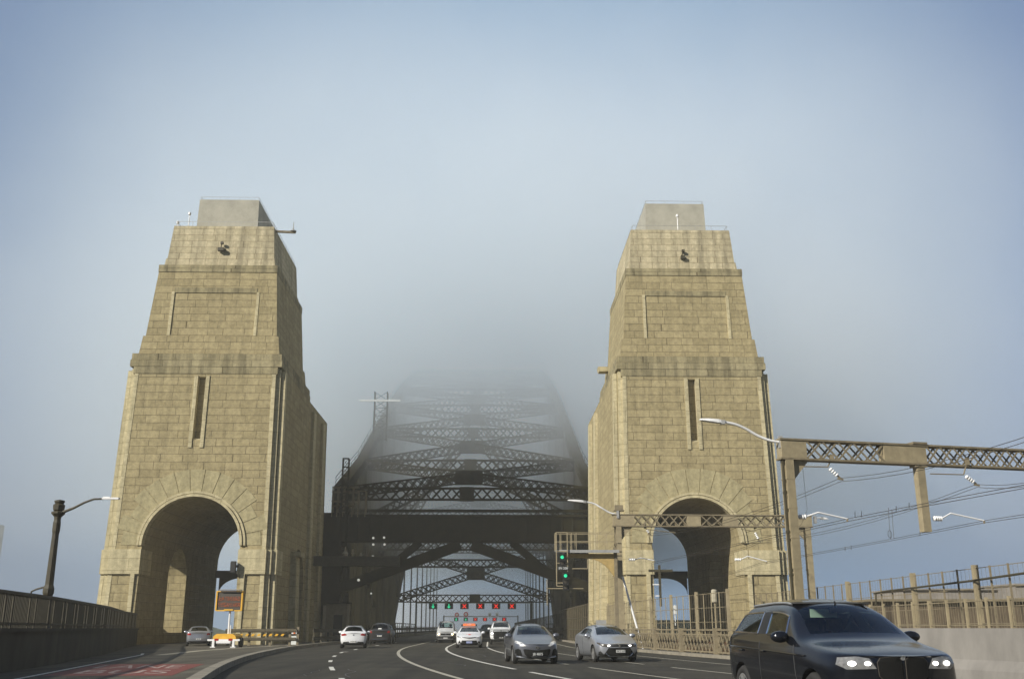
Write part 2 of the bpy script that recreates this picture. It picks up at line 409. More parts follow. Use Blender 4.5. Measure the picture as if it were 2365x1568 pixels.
# lane lines, counted from the left edge of the six lanes
stripe('lane_line_left', M['white_line'], [(-8.75+cv(y)-.25*(y < 60), y) for y in fine], .16, dash=(2.6, 5.2))
stripe('lane_line_centre', M['worn_line'], [(-5.85+cv(y), y) for y in fine if y < 112], .17)
stripe('lane_line_centre_far', M['white_line'], [(-5.85+cv(y), y) for y in range(112, 260, 4)], .15)
stripe('lane_line_right', M['white_line'], [(-3.0+cv(y), y) for y in fine if 3 < y < 33], .15)
stripe('lane_line_right_far', M['white_line'], [(-3.0+cv(y), y) for y in fine if y > 33.8], .15)
stripe('lane_line_outer', M['white_line'], [(-.15+cv(y), y) for y in fine if y > 46], .13)
stripe('lane_line_outer_near', M['worn_line'], [(-.15+cv(y), y) for y in fine if y <= 46], .13, dash=(9, 3))
stripe('lane_line_edge', M['worn_line'], [(2.7+cv(y), y) for y in fine], .13, dash=(9, 3))
stripe('road_edge_line', M['worn_line'], [(5.75+cv(y), y) for y in fine], .13)
EDGE = [(-9.2, 10), (-12.49, 28), (-14.9, 40), (-17.5, 53), (-20.6, 63), (-23.6, 72), (-25.6, 79), (-26.6, 86), (-27.0, 96), (-27.0, 112)]
stripe('side_road_edge_line', M['white_line'], [(poly_at(EDGE, y), y) for y in range(10, 57)], .15, z=.010)
# red bus lane panel with its worn lettering
g = MB(); ry = [30+.8*i for i in range(13)]
g.sheet([(poly_at(EDGE, y)+.2, y, .009) for y in ry], [(kerb_x(y)-1.25, y, .009) for y in ry])
red = tag(g.build('bus_lane_panel', M['red_paint']), kind='structure')
def road_text(body, y0, h, w, x):
    sl = (poly_at(EDGE, y0+2)-poly_at(EDGE, y0))/2
    cu = bpy.data.curves.new('t', 'FONT'); cu.body = body; cu.size = 1; cu.align_x = 'CENTER'
    t = bpy.data.objects.new('t', cu); COL.objects.link(t); bpy.context.view_layer.update()
    me = bpy.data.meshes.new_from_object(t.evaluated_get(bpy.context.evaluated_depsgraph_get()))
    bpy.data.objects.remove(t)
    xs = [v.co.x for v in me.vertices]; s = w/(max(xs)-min(xs))
    for v in me.vertices:
        yy = v.co.y*h/.7
        v.co = Vector((x+v.co.x*s+sl*yy, y0+yy, .014))
    me.materials.clear(); me.materials.append(M['red_white'])
    o = bpy.data.objects.new('road_lettering', me); COL.objects.link(o); tag(o, kind='structure')
road_text('BUS', 31.3, 2.6, 2.7, -11.0)
road_text('LANE', 35.4, 2.9, 2.9, -11.9)
# track bed with rails and sleepers to the right of the parapet
g = MB(); ty = [-14+4*i for i in range(32)]
g.sheet([(parapet_x(y)+.6, y, -.05) for y in ty], [(25.5+cv(y)*.25, y, -.05) for y in ty])
tag(g.build('track_bed', M['ballast']), kind='structure')
TRK1 = [(16.6, 20), (14.2, 42), (12.6, 58), (12.6, 68), (15.0, 85), (15.4, 112)]
TRK2 = [(22.0, 20), (20.2, 42), (18.6, 62), (18.2, 68), (19.2, 85), (19.4, 112)]
g = MB()
for T in (TRK1, TRK2):
    for s in (-.72, .72):
        for y in range(18, 112, 3):
            g.bar((poly_at(T, y)+s, y, .14), (poly_at(T, y+3)+s, y+3, .14), .08, .16)
tag(g.build('rails', M['rail']), kind='structure')
g = MB()
for T in (TRK1, TRK2):
    y = 18
    while y < 112: g.box((poly_at(T, y), y, .0), (2.5, .24, .14)); y += .7
tag(g.build('sleepers', M['timber']), kind='structure')
# verge and kerb on the right of the road
g = MB()
for a, b in zip(ly, ly[1:]):
    for (o0, o1, z) in ((-.95, -.65, .14), (-.65, .3, .10)):
        x0, x1, x2, x3 = parapet_x(a)+o0, parapet_x(a)+o1, parapet_x(b)+o0, parapet_x(b)+o1
        g.add([(x0,a,-.2),(x1,a,-.2),(x1,a,z),(x0,a,z),(x2,b,-.2),(x3,b,-.2),(x3,b,z),(x2,b,z)], [(0,1,2,3),(4,7,6,5),(0,4,5,1),(1,5,6,2),(2,6,7,3),(3,7,4,0)])
tag(g.build('verge_kerb', M['kerb']), kind='structure')
# bridge deck beyond the towers
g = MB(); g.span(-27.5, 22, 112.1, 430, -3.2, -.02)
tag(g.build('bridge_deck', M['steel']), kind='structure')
g = MB()
for (x0, x1, y0, y1, zz) in ((20, 90, 190, 230, 3.4), (60, 200, 240, 300, 6), (-260, -120, 300, 360, 5)):
    for k in range(7):
        cx = lerp(x0, x1, random.random()); cy = lerp(y0, y1, random.random()); r = (x1-x0)*.3
        pr = [(r*math.cos(t), zz*random.uniform(.6, 1)*math.sin(t)-6*(1-math.sin(t))) for t in [i*PI/16 for i in range(9)]]
        g.lathe([(max(.1, a), b) for a, b in pr], (cx, cy, 0), n=20)
tag(g.build('hills', M['leaf'], smooth=True), kind='structure')

# ================================================================== STONE TOWERS
def arch_outline(hw0, hw1, z1, r, zs, ox, n=28, lift=0.0):
    """wall outline with an arched opening that starts at the ground; ox = opening's own centre"""
    p = [(-hw0, lift), (ox-r, lift)]
    p += [(ox-r*math.cos(PI*i/n), zs+r*math.sin(PI*i/n)) for i in range(n+1)]
    p += [(ox+r, lift), (hw0, lift), (hw1, z1), (-hw1, z1)]
    return p
def tower(name, cx, hand, r, ox, label, slit_x, capx):
    t = empty(name, (cx, 85, 0), 0, label, 'bridge pylon', 'stone pylons at the bridge end')
    bt = .025; zs = 12.0-r
    # body behind, front slab, side steps
    m = MB(); m.prism(arch_outline(7.3, 6.92, 23.15, r+.02, zs, ox), .52, 24.5, shear=bt)
    body = m.build('lower_stage', [M['stone'], M['stone']], t, uv=False)
    cut = MB(); cut.prism([(8.0, .9)]+[(10.8-2.8*math.cos(PI*i/16), 5.6+2.8*math.sin(PI*i/16)) for i in range(17)]+[(13.6, .9)], -9, 9, axis='X')
    bool_cut(body, cut.mesh('c', M['stone'])); box_uv(body.data)
    m = MB(); m.prism(arch_outline(6.5, 6.14, 23.4, r, zs, ox), 0, 2.25, shear=bt)
    front = m.build('front_wall', [M['stone'], M['stone_fair']], t)
    cut = MB(); cut.add([(slit_x-.36, -1, 16.3), (slit_x+.36, -1, 16.3), (slit_x+.36, -1, 22.5), (slit_x-.36, -1, 22.5),
                         (slit_x-.36, 2.1, 17.6), (slit_x+.36, 2.1, 17.6), (slit_x+.36, 2.1, 22.5), (slit_x-.36, 2.1, 22.5)],
                        [(0,1,2,3), (4,7,6,5), (0,4,5,1), (1,5,6,2), (2,6,7,3), (3,7,4,0)])
    bool_cut(front, cut.mesh('c', M['stone_fair'])); box_uv(front.data)
    for s in (-1, 1):
        m = MB()
        a, b = sorted((s*6.3, s*6.9)); c, d = sorted((s*5.9, s*6.53))
        m.frustum((a, b, .26, 2.3), 0, (c, d, .26+bt*23.3, 2.9), 23.25)
        m.build('corner_step', M['stone_fair'], t, uv=True)
        m = MB(); a, b = sorted((s*6.36, s*6.75)); c, d = sorted((s*6.0, s*6.39)); m.frustum((a, b, -.03, .6), 7.6, (c+(a-c)*.675, d+(b-d)*.675, -.03, .6), 7.7) if False else None
        m.add([(s*6.33+s*x*0-s*.0057*0, 0, 0)], []) if False else None
        vs = []
        for z in (0.0, 23.38):
            e = lerp(6.52, 6.16, z/23.4)
            for x in (e-.34, e):
                for y in (-.03, .5): vs.append((s*x, y+bt*z, z))
        m.add(vs, [(0,1,3,2), (4,6,7,5), (0,4,5,1), (2,3,7,6), (0,2,6,4), (1,5,7,3)]); m.build('corner_quoin', M['stone_fair'], t, uv=True)
        m = MB(); vs = []
        for z in (0.0, 23.12):
            e = lerp(7.31, 6.93, z/23.15)
            for x in (e-.3, e+.01):
                for y in (.49, 1.2): vs.append((s*x, y+bt*z, z))
        m.add(vs, [(0,1,3,2), (4,6,7,5), (0,4,5,1), (2,3,7,6), (0,2,6,4), (1,5,7,3)]); m.build('corner_quoin', M['stone_fair'], t, uv=True)
        # buttress on the flank
    m = MB(); m.frustum(*[(min(hand*7.2, hand*7.95), max(hand*7.2, hand*7.95), 7.0, 8.6), 0, (min(hand*7.0, hand*7.7), max(hand*7.0, hand*7.7), 7.0, 8.6), 7.5])
    m.span(min(hand*7.1, hand*8.1), max(hand*7.1, hand*8.1), 6.85, 8.75, 7.5, 7.9)
    m.build('buttress', M['stone_fair'], t, uv=True)
    for yy in (14.6, 20.4):
        m = MB(); m.frustum((min(hand*7.2, hand*7.62), max(hand*7.2, hand*7.62), yy, yy+1.4), 0, (min(hand*6.8, hand*7.22), max(hand*6.8, hand*7.22), yy, yy+1.4), 22.4)
        m.build('flank_pilaster', M['stone_fair'], t, uv=True)
    # smooth impost band across the piers, base plinth
    for s in (-1, 1):
        m = MB()
        for (hw, yf) in ((6.58, -.17), (6.98, .09), (7.38, .35)):
            a, b = sorted((ox+s*(r-.05), s*(hw-.08))) if hw < 6.9 else sorted((s*6.2, s*(hw-.08)))
            m.span(a, b, yf+.13, 2.9, 5.6+(.002 if hw > 6.9 else 0), 7.6-(.002 if hw > 6.9 else 0))
        m.build('impost_band', M['stone_fair'], t, uv=True)
    for s in (-1, 1):
        m = MB(); a, b = sorted((ox+s*(r+.28), ox+s*(r+.62))); m.span(a, b, -.05, .4, 0, 5.6)
        m.build('jamb_strip', M['stone_fair'], t, uv=True)
    # moulded ring and radiating stones over the arch
    m = MB()
    for (r0, r1, pr) in ((r-.02, r+.2, .24), (r+.2, r+.27, .02), (r+.27, r+.46, .15)):
        nn = 36
        for i in range(nn):
            g0, g1 = PI*i/nn, PI*(i+1)/nn
            vs = []
            for (rr, an) in ((r0, g0), (r1, g0), (r1, g1), (r0, g1)):
                x, z = ox-rr*math.cos(an), zs+rr*math.sin(an)
                vs.append((x, z))
            yb = bt*zs
            m.add([(x, bt*z-pr, z) for x, z in vs]+[(x, bt*z+.5, z) for x, z in vs], [(0,1,2,3), (4,7,6,5), (0,4,5,1), (1,5,6,2), (2,6,7,3), (3,7,4,0)])
    m.build('arch_moulding', M['stone_fair'], t, uv=True)
    m = MB(); nn = 15
    for i in range(nn):
        g0, g1 = PI*i/nn+.006, PI*(i+1)/nn-.006
        mid = abs(i-nn//2)
        ro = r+.42
        ztop = 14.55 - .62*max(0, (mid-1)//1 if mid > 1 else 0)*.55
        pts = []
        for (k, an) in ((0, g0), (1, g0), (1, g1), (0, g1)):
            if k == 0: rr = ro
            else:
                rr = r+1.75+(.6 if i % 2 else 0)
                if mid <= 3: rr = min(6.4, (14.5-zs)/max(.3, math.sin(an)))
            pts.append((ox-rr*math.cos(an), zs+rr*math.sin(an)))
        m.add([(x, bt*z-.035, z) for x, z in pts]+[(x, bt*z+.3, z) for x, z in pts], [(0,1,2,3), (4,7,6,5), (0,4,5,1), (1,5,6,2), (2,6,7,3), (3,7,4,0)])
    m.build('voussoirs', M['stone_vous'], t, uv=True)
    # slit window surround
    for s in (-1, 1):
        m = MB()
        a, b = sorted((slit_x+s*.34, slit_x+s*.66))
        m.add([(a, bt*16.2-.09, 16.2), (b, bt*16.2-.09, 16.2), (b, bt*22.6-.09, 22.6), (a, bt*22.6-.09, 22.6), (a, .8, 16.2), (b, .8, 16.2), (b, .9, 22.6), (a, .9, 22.6)],
              [(0,1,2,3), (4,7,6,5), (0,4,5,1), (1,5,6,2), (2,6,7,3), (3,7,4,0)])
        m.build('window_surround', M['stone_fair'], t, uv=True)
    # cornice in two courses, stained; the lower one a touch wider
    m = MB(); m.span(-6.66, 6.66, .5, 14.9, 23.42, 24.02); m.build('cornice', M['stone_dirty'], t, uv=True)
    m = MB(); m.span(-6.58, 6.58, .56, 14.85, 24.02, 24.6); m.build('cornice_top', M['stone_dirty'], t, uv=True)
    m = MB(); m.span(-6.3, 6.3, .53, 1.2, 22.75, 23.42); m.build('frieze', M['stone_dirty'], t, uv=True)
    # middle stage with its sunk panel
    m = MB(); m.frustum((-6.23, 6.23, 1.1, 14.6), 24.6, (-6.03, 6.03, 1.2, 14.5), 26.4); m.build('middle_plinth', M['stone'], t, uv=True)
    m = MB(); m.frustum((-5.85, 5.85, 1.32, 14.4), 26.4, (-5.34, 5.34, 1.7, 14.2), 33.3)
    mid = m.build('middle_stage', [M['stone'], M['stone']], t)
    cut = MB(); cut.add([(x, y, z) for z, yb in ((26.6, 1.385), (30.6, 1.60)) for x in (-3.75, 3.75) for y in (.5, yb)], [(0,1,3,2), (4,6,7,5), (0,4,5,1), (2,3,7,6), (0,2,6,4), (1,5,7,3)]); bool_cut(mid, cut.mesh('c', M['stone'])); box_uv(mid.data)
    for s in (-1, 1):
        m = MB(); a, b = sorted((s*3.72, s*3.98)); m.frustum((a, b, 1.285, 1.8), 26.5, (a, b, 1.505, 1.9), 30.7)
        m.build('panel_edge', M['stone_fair'], t, uv=True)
    m = MB(); m.span(-3.75, 3.75, 1.52, 1.9, 30.62, 31.1); m.build('panel_head', M['stone_dirty'], t, uv=True)
    m = MB(); m.span(-5.42, 5.42, 1.6, 14.25, 32.65, 33.32); m.build('middle_cornice', M['stone_dirty'], t, uv=True)
    m = MB(); m.frustum((-5.1, 5.1, 2.05, 14.0), 33.3, (-5.0, 5.0, 2.1, 13.9), 34.15); m.build('upper_plinth', M['stone_top'], t, uv=True)
    m = MB(); m.frustum((-4.92, 4.92, 2.2, 13.8), 34.15, (-4.66, 4.66, 2.4, 13.6), 37.5); m.build('upper_stage', M['stone_top'], t, uv=True)
    m = MB(); m.frustum((capx-2.95, capx+2.95, 4.9, 12.6), 37.45, (capx-2.87, capx+2.87, 5.0, 12.5), 41.35); m.build('roof_block', M['cap'], t, uv=True)
    # thin safety rails
    m = MB()
    def rail(x0, x1, y0, y1, z, h):
        c = [(x0, y0), (x1, y0), (x1, y1), (x0, y1), (x0, y0)]
        for a, b in zip(c, c[1:]):
            m.bar((*a, z+h), (*b, z+h), .03)
            k = max(2, int((Vector(a)-Vector(b)).length/1.5))
            for i in range(k): q = Vector(a).lerp(Vector(b), i/k); m.bar((q.x, q.y, z), (q.x, q.y, z+h), .025)
    rail(capx-2.8, capx+2.8, 5.1, 12.4, 41.35, .32)
    rail(-4.5, 4.5, 2.55, 13.4, 37.5, .5)
    m.build('safety_rail', M['grey_steel'], t)
    # balustrade in the flank opening
    for s in (-1, 1):
        m = MB()
        m.span(s*6.9-.15, s*6.9+.15, 8.0, 13.6, 1.75, 2.0); m.span(s*6.9-.2, s*6.9+.2, 8.0, 13.6, .7, .95)
        for i in range(12): m.lathe([(.06, .95), (.12, 1.15), (.07, 1.45), (.1, 1.75)], (s*6.9, 8.3+i*.46, 0), n=8)
        m.build('balustrade', M['stone_fair'], t)
    return t
M['stone_vous'] = stone('granite_voussoir', (.395,.345,.195), (.35,.305,.17), (.27,.225,.12), bw=30, rh=30, ms=.001, stain=.13, bump=.4)
tower('bridge_pylon', -25.1, 1, 4.07, .15, 'left granite pylon, its inner flank in shade and a boom jutting from the top', -.25, -.45)
tower('bridge_pylon', 17.85, -1, 3.8, -.35, 'right granite pylon behind the railway gantries, its inner flank sunlit', -.05, .1)

# small fittings on the towers
def lamp_bracket(p, label, sx):
    o = empty('floodlight', p, 0, label, 'floodlight', 'floodlights on the pylon faces'); o.scale = (.75, .75, .75)
    m = MB(); m.box((0, -.25, 0), (.75*sx, .5, .38)); m.box((.12, -.1, .0), (.95*sx, .2, .12)); m.build('lamp_housing', M['dark_steel'], o)
    m = MB(); m.bar((-.1, .0, .15), (.05, -.3, .8), .09); m.box((.08, -.25, .85), (.34, .3, .3)); m.build('bracket', M['dark_steel'], o)
lamp_bracket((-25.1+.0, 87.15, 35.0), 'dark floodlight bracket casting a shadow on the left pylon top', 1.0)
lamp_bracket((17.9, 87.2, 34.6), 'small dark floodlight bracket on the right pylon top', .7)
def roof_light(p, h, label):
    o = empty('warning_light', p, 0, label, 'warning light', 'white warning lights on the pylon roofs')
    m = MB(); m.tube([(0,0,0), (0,0,h)], .045); m.build('mast', M['white_metal'], o)
    m = MB(); m.lathe([(.05,0),(.13,.04),(.14,.2),(.09,.3),(.02,.33)], (0,0,h), n=12); m.build('lamp', M['white_metal'], o)
roof_light((-28.6, 87.9, 37.5), 1.3, 'white warning light on a mast at the left pylon roof')
roof_light((17.75, 87.9, 37.5), 1.5, 'white warning light on a mast at the right pylon roof')
roof_light((-29.6, 87.8, 37.5), .35, 'short white light at the outer corner of the left pylon')
o = empty('roof_boom', (-20.8, 88.2, 37.35), 0, 'pale boom with a small mast jutting from the left pylon top', 'boom')
m = MB(); m.bar((0, 0, 0), (2.2, .2, 0), .17, .2); m.build('beam', M['tan_shade'], o)
m = MB(); m.lathe([(.32, .08), (.3, .16), (.1, .22), (.05, .5), (.035, 1.05)], (1.95, .2, 0), n=10); m.build('mast', M['grey_steel'], o)
o = tag(MB().frustum((10.85, 12.0, 96.5, 97.6), 26.0, (10.75, 12.0, 96.4, 97.7), 26.45).build('stone_bracket', M['stone_fair'], uv=True), 'pale stone bracket jutting from the inner flank of the right pylon', 'bracket')

# ================================================================== STEEL ARCH BRIDGE
XC, HT = -2.6, 14.2
bridge = empty('arch_bridge', (XC, 112, 0), 0, 'dark riveted steel arch bridge fading into fog between two stone pylons', 'bridge')
NP = 13
PY = [112+18*i for i in range(NP)]
def zt(y): return 77-61*((361-y)/249)**2-(2.6*math.sin(PI*math.sqrt((y-112)/123)) if 112 < y < 235 else 0)
def zb(y): return 57.5-102*((361-y)/250)**2
def lattice(m, p, q, depth, width=.7, bay=None, up=(0,0,1), fl=.26, bar=.14):
    """built-up lattice beam: two flanges joined by crossed lacing on both faces"""
    p, q = Vector(p), Vector(q); d = (q-p); L = d.length; d.normalize()
    r = d.cross(Vector(up)).normalized(); u = r.cross(d).normalized()
    for s in (-1, 1): m.bar(p+u*s*depth/2, q+u*s*depth/2, width, fl, up=u)
    bay = bay or depth; k = max(2, round(L/bay))
    for f in (-1, 1):
        o = r*f*width*.4
        for i in range(k):
            a, b = p+d*L*i/k+o, p+d*L*(i+1)/k+o
            m.bar(a-u*depth/2, b+u*depth/2, bar, .03, up=r); m.bar(a+u*depth/2, b-u*depth/2, bar, .03, up=r)
    return m
def bpart(m, name, mat='steel'):
    o = m.build(name, M[mat], bridge); 
    for v in o.data.vertices: v.co -= Vector((XC, 112, 0))
    return o
for s in (-1, 1):
    x = XC+s*HT
    m = MB()
    for a, b in zip(PY, PY[1:]):
        m.bar((x, a, zt(a)), (x, b, zt(b)), 1.25, 1.15)
        for k in range(6):                                    # cover plates and walkway stanchions
            y = lerp(a, b, k/6); m.bar((x+s*.5, y, zt(y)+.5), (x+s*.5, y, zt(y)+1.6), .05)
        m.bar((x+s*.5, a, zt(a)+1.6), (x+s*.5, b, zt(b)+1.6), .05); m.bar((x+s*.5, a, zt(a)+1.1), (x+s*.5, b, zt(b)+1.1), .04)
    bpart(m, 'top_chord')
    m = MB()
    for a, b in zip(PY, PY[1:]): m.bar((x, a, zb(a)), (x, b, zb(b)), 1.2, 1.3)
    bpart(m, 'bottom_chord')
    for k in range(34):
        y = 115+3.0*k
        if abs((y-112) % 18) < .5: continue
        m = MB(); m.span(x-.28, x+.28, y-.2, y+.2, max(0, zb(y)-.2), zt(y)-.3); m.span(x-.31, x+.31, y-.24, y+.24, max(0, zb(y))+2.2, max(0, zb(y))+2.4); bpart(m, 'truss_hanger')
    for i, y in enumerate(PY):
        m = MB(); lattice(m, (x, y, max(-6, zb(y))), (x, y, zt(y)), 1.1, 1.3, 1.2, up=(0,1,0), fl=.12); 
        if i < 5: m.span(x-.32, x+.32, y-.5, y+.5, max(-5.9, zb(y)), zt(y))
        if zb(y) > 2: m.span(x-.14, x+.14, y-.14, y+.14, 0, zb(y))
        bpart(m, 'truss_post')
        if i < NP-1:
            b = PY[i+1]
            m = MB()
            q0 = (x, y, zt(y)); q1 = (x, b, zb(b))
            if q1[2] < -6:
                tt = (zt(y)+6)/(zt(y)-q1[2]); q1 = Vector(q0).lerp(Vector(q1), tt)
            lattice(m, q0, q1, 1.0, .8, 1.1, up=(0,1,1), fl=.14); bpart(m, 'truss_diagonal')
            # secondary K members
            m = MB(); ym = (y+b)/2; zm = lerp(zt(y), max(-6, zb(b)), .5)
            m.bar((x, y, max(-6, zb(y))*.5+zt(y)*.5), (x, ym, zm), .5, .5); m.bar((x, ym, zm), (x, ym, zt(ym)), .45, .45)
            m.bar((x, b, max(-2, lerp(zb(b), zt(b), .45))), (x, ym, zm), .4, .4)
            bpart(m, 'truss_strut')
# bracing between the two trusses
def xbrace(ya, za, yb, zb_, depth, gd):
    A, B = (XC-HT, ya, za), (XC+HT, yb, zb_); C, D = (XC+HT, ya, za), (XC-HT, yb, zb_)
    m = MB(); lattice(m, A, B, depth, .6, depth*.95, fl=.16); bpart(m, 'lateral_brace')
    m = MB(); lattice(m, C, D, depth, .62, depth*.95, fl=.165); bpart(m, 'lateral_brace')
    m = MB(); c = Vector((XC, (ya+yb)/2, (za+zb_)/2))
    m.box(c, (3.3, .9, gd), rot=Matrix.Rotation(math.atan2(zb_-za, yb-ya)*.3, 3, 'X')); bpart(m, 'gusset_plate')
for i, y in enumerate(PY):
    m = MB(); lattice(m, (XC-HT, y+.02, zt(y)-.3), (XC+HT, y+.02, zt(y)-.3), 1.25, .7, 1.15, fl=.18); m.box((XC, y+.02, zt(y)-.3), (1.6, .9, 1.5)); bpart(m, 'top_strut')
    if i < NP-1: xbrace(y, zt(y)-.2, PY[i+1], zt(PY[i+1])-.2, 1.15, 1.75)
    if zb(y) > 4:
        m = MB(); lattice(m, (XC-HT, y, zb(y)), (XC+HT, y, zb(y)), 1.2, .7, 1.15, fl=.18); m.box((XC, y, zb(y)), (1.9, .9, 1.5)); bpart(m, 'bottom_strut')
        if i < NP-1: xbrace(y, zb(y)-.1, PY[i+1], zb(PY[i+1])-.1, 1.25, 2.3)
    elif 0 < i:
        # portal frame over the road where the lower chord is still under the deck
        z0 = 9.2+i*.2
        m = MB(); lattice(m, (XC-HT, y, z0+1.6*(4-i)), (XC+HT, y, z0+1.6*(4-i)), 1.1, .5, 1.1); bpart(m, 'sway_strut')
        m = MB(); lattice(m, (XC-HT, y, z0+1.6*(4-i)), (XC, y, zt(y)-.5), .9, .45, .9); bpart(m, 'sway_brace')
        m = MB(); lattice(m, (XC+HT, y, z0+1.6*(4-i)), (XC, y, zt(y)-.5), .9, .46, .9); bpart(m, 'sway_brace')
# the deep portal girder right behind the towers with its raking braces
m = MB(); m.span(XC-HT-2.6, XC+HT+.9, 110.2, 111.3, 10.4, 13.0); m.span(XC-HT-.9, XC+HT+.9, 109.9, 111.6, 12.98, 13.2); m.span(XC-HT-.9, XC+HT+.9, 109.9, 111.6, 10.25, 10.42)
for k in range(24):
    xx = XC-HT+k*1.235; m.span(xx-.06, xx+.06, 110.08, 110.3, 10.42, 12.98)
bpart(m, 'portal_girder')
m = MB(); m.span(XC-HT-.6, XC+HT+.6, 110.6, 110.9, 13.55, 13.85)
for k in range(30): xx = XC-HT+k*.98; m.bar((xx, 110.75, 13.2), (xx+.5, 110.75, 13.6), .06); m.bar((xx+.98, 110.75, 13.2), (xx+.5, 110.75, 13.6), .06)
bpart(m, 'portal_walkway')
for s in (-1, 1):
    m = MB(); m.bar((XC+s*.6, 110.7, 10.0), (XC+s*(HT-.2), 110.7, 5.2), .9, 1.1); m.bar((XC+s*5, 110.75, 10.3), (XC+s*9, 110.75, 7.0), .5, .8); bpart(m, 'portal_brace')
    m = MB(); m.span(XC+s*HT-(.8 if s > 0 else 2.3), XC+s*HT+.8, 110.1, 111.9, -5, 13.4); bpart(m, 'end_post')
    # side deck with its outer fascia and hangers
    m = MB()
    for y in range(114, 330, 6):
        xx = XC+s*(HT+6.5); m.bar((xx, y, 0), (xx, y, 2.6), .16); 
    m.span(XC+s*(HT+6.5)-.1, XC+s*(HT+6.5)+.1, 112.2, 330, .9, 1.1); m.span(XC+s*(HT+6.5)-.1, XC+s*(HT+6.5)+.1, 112.2, 330, 2.4, 2.6)
    bpart(m, 'side_fence')
    m = MB()
    for y in range(114, 330, 3):
        xx = XC+s*(HT-3.6)*1.0; m.bar((xx, y, 0), (xx, y, 2.9 if s > 0 else 1.6), .12)
    xx = XC+s*(HT-3.6); m.bar((xx, 112.3, 1.2), (xx, 330, 1.2), .12, .3); m.bar((xx, 112.3, .6), (xx, 330, .6), .12, .25)
    bpart(m, 'road_fence')
# ================================================================== OVERHEAD LANE SIGNALS
def lane_signal(x, y, z, w, h, kind, label, grp):
    o = empty('lane_signal', (x, y, z), 0, label, 'lane signal', grp)
    m = MB(); m.box((0, 0, 0), (w, .35, h)); m.box((0, -.3, h*.42), (w*.7, .35, .05)); m.build('housing', M['black'], o)
    m = MB(); q = h*.42
    if kind == 'x':
        m.bar((-q*.75, -.2, -q*.8), (q*.75, -.2, q*.8), q*.42, .05, up=(0,1,0)); m.bar((q*.75, -.2, -q*.8), (-q*.75, -.2, q*.8), q*.42, .052, up=(0,1,0)); mt = M['red_on']
    else:
        m.span(-q*.2, q*.2, -.23, -.18, -q*.2, q*.95); m.prism([(-q*.75, -q*.1), (0, -q), (q*.75, -q*.1)], -.232, -.18); mt = M['green_on']
    m.build('symbol', mt, o)
def gantry_over(y, z, x0, x1, label):
    o = empty('signal_gantry', ((x0+x1)/2, y, 0), 0, label, 'signal gantry', 'signal gantries over the bridge road')
    hw = (x1-x0)/2
    m = MB(); m.span(-hw, hw, .22, .42, z-.15, z+.15); m.build('beam', M['grey_steel'], o)
    for s in (-1, 1):
        m = MB(); m.span(s*hw-.15, s*hw+.15, .17, .47, 0, z+.3); m.build('post', M['steel'], o)
gantry_over(186, 5.75, -13.2, 7.6, 'nearer overhead signal gantry with two green arrows and four red crosses')
gantry_over(300, 4.55, -13.2, 8.3, 'farther overhead signal gantry with small lights, low in the fog')
ords = ['first', 'second', 'third', 'fourth', 'fifth', 'sixth']
for i, x in enumerate((-10.15, -7.3, -4.5, -1.65, 1.2, 4.05)):
    k = 'arrow' if i < 2 else 'x'
    lane_signal(x, 186, 5.1, 1.5, .98, k, ('lit green arrow lane signal, %s from the left on the nearer gantry' if i < 2 else 'lit red cross lane signal, %s from the left on the nearer gantry') % ords[i], 'lane signals on the nearer gantry')
    x2 = -9.6+i*2.78
    lane_signal(x2, 300, 3.75, 1.25, 1.0, k, ('small green lane signal, %s from the left on the farther gantry' if i < 2 else 'small red lane signal, %s from the left on the farther gantry') % ords[i], 'lane signals on the farther gantry')
for i, (px, py, r, mt) in enumerate(((1055, 1419, .62, 'r'), (1076, 1418, .68, 'r'), (1131, 1419, .62, 'w'), (1148, 1419, .62, 'w'))):
    p = at(px, py, 299)
    nm = ['round red sign with pale centre, farther gantry, left of the pair', 'round red sign with pale centre, farther gantry, right of the pair', 'pale square sign on the farther gantry, left of the pair', 'pale square sign on the farther gantry, right of the pair'][i]
    o = empty('road_sign', p, 0, nm, 'road sign', 'signs on the farther gantry')
    m = MB()
    if mt == 'r': m.lathe([(r, -.03), (r, .03)], (0,0,0), 'Y', 20)
    else: m.box((0,0,0), (r*1.5, .06, r*2.0))
    m.build('face', M['sign_red'] if mt == 'r' else M['sign_white'], o)
    m = MB()
    if mt == 'r': m.lathe([(r*.55, -.06), (r*.55, -.02)], (0,0,0), 'Y', 16)
    else: m.box((0,-.04,-.1), (r*.9, .03, r*1.2))
    m.build('plate', M['sign_white'] if mt == 'r' else M['grey_steel'], o)
    m = MB(); m.bar((0,.1,-r), (0,.1,-1.2), .08); m.build('bracket', M['steel'], o)

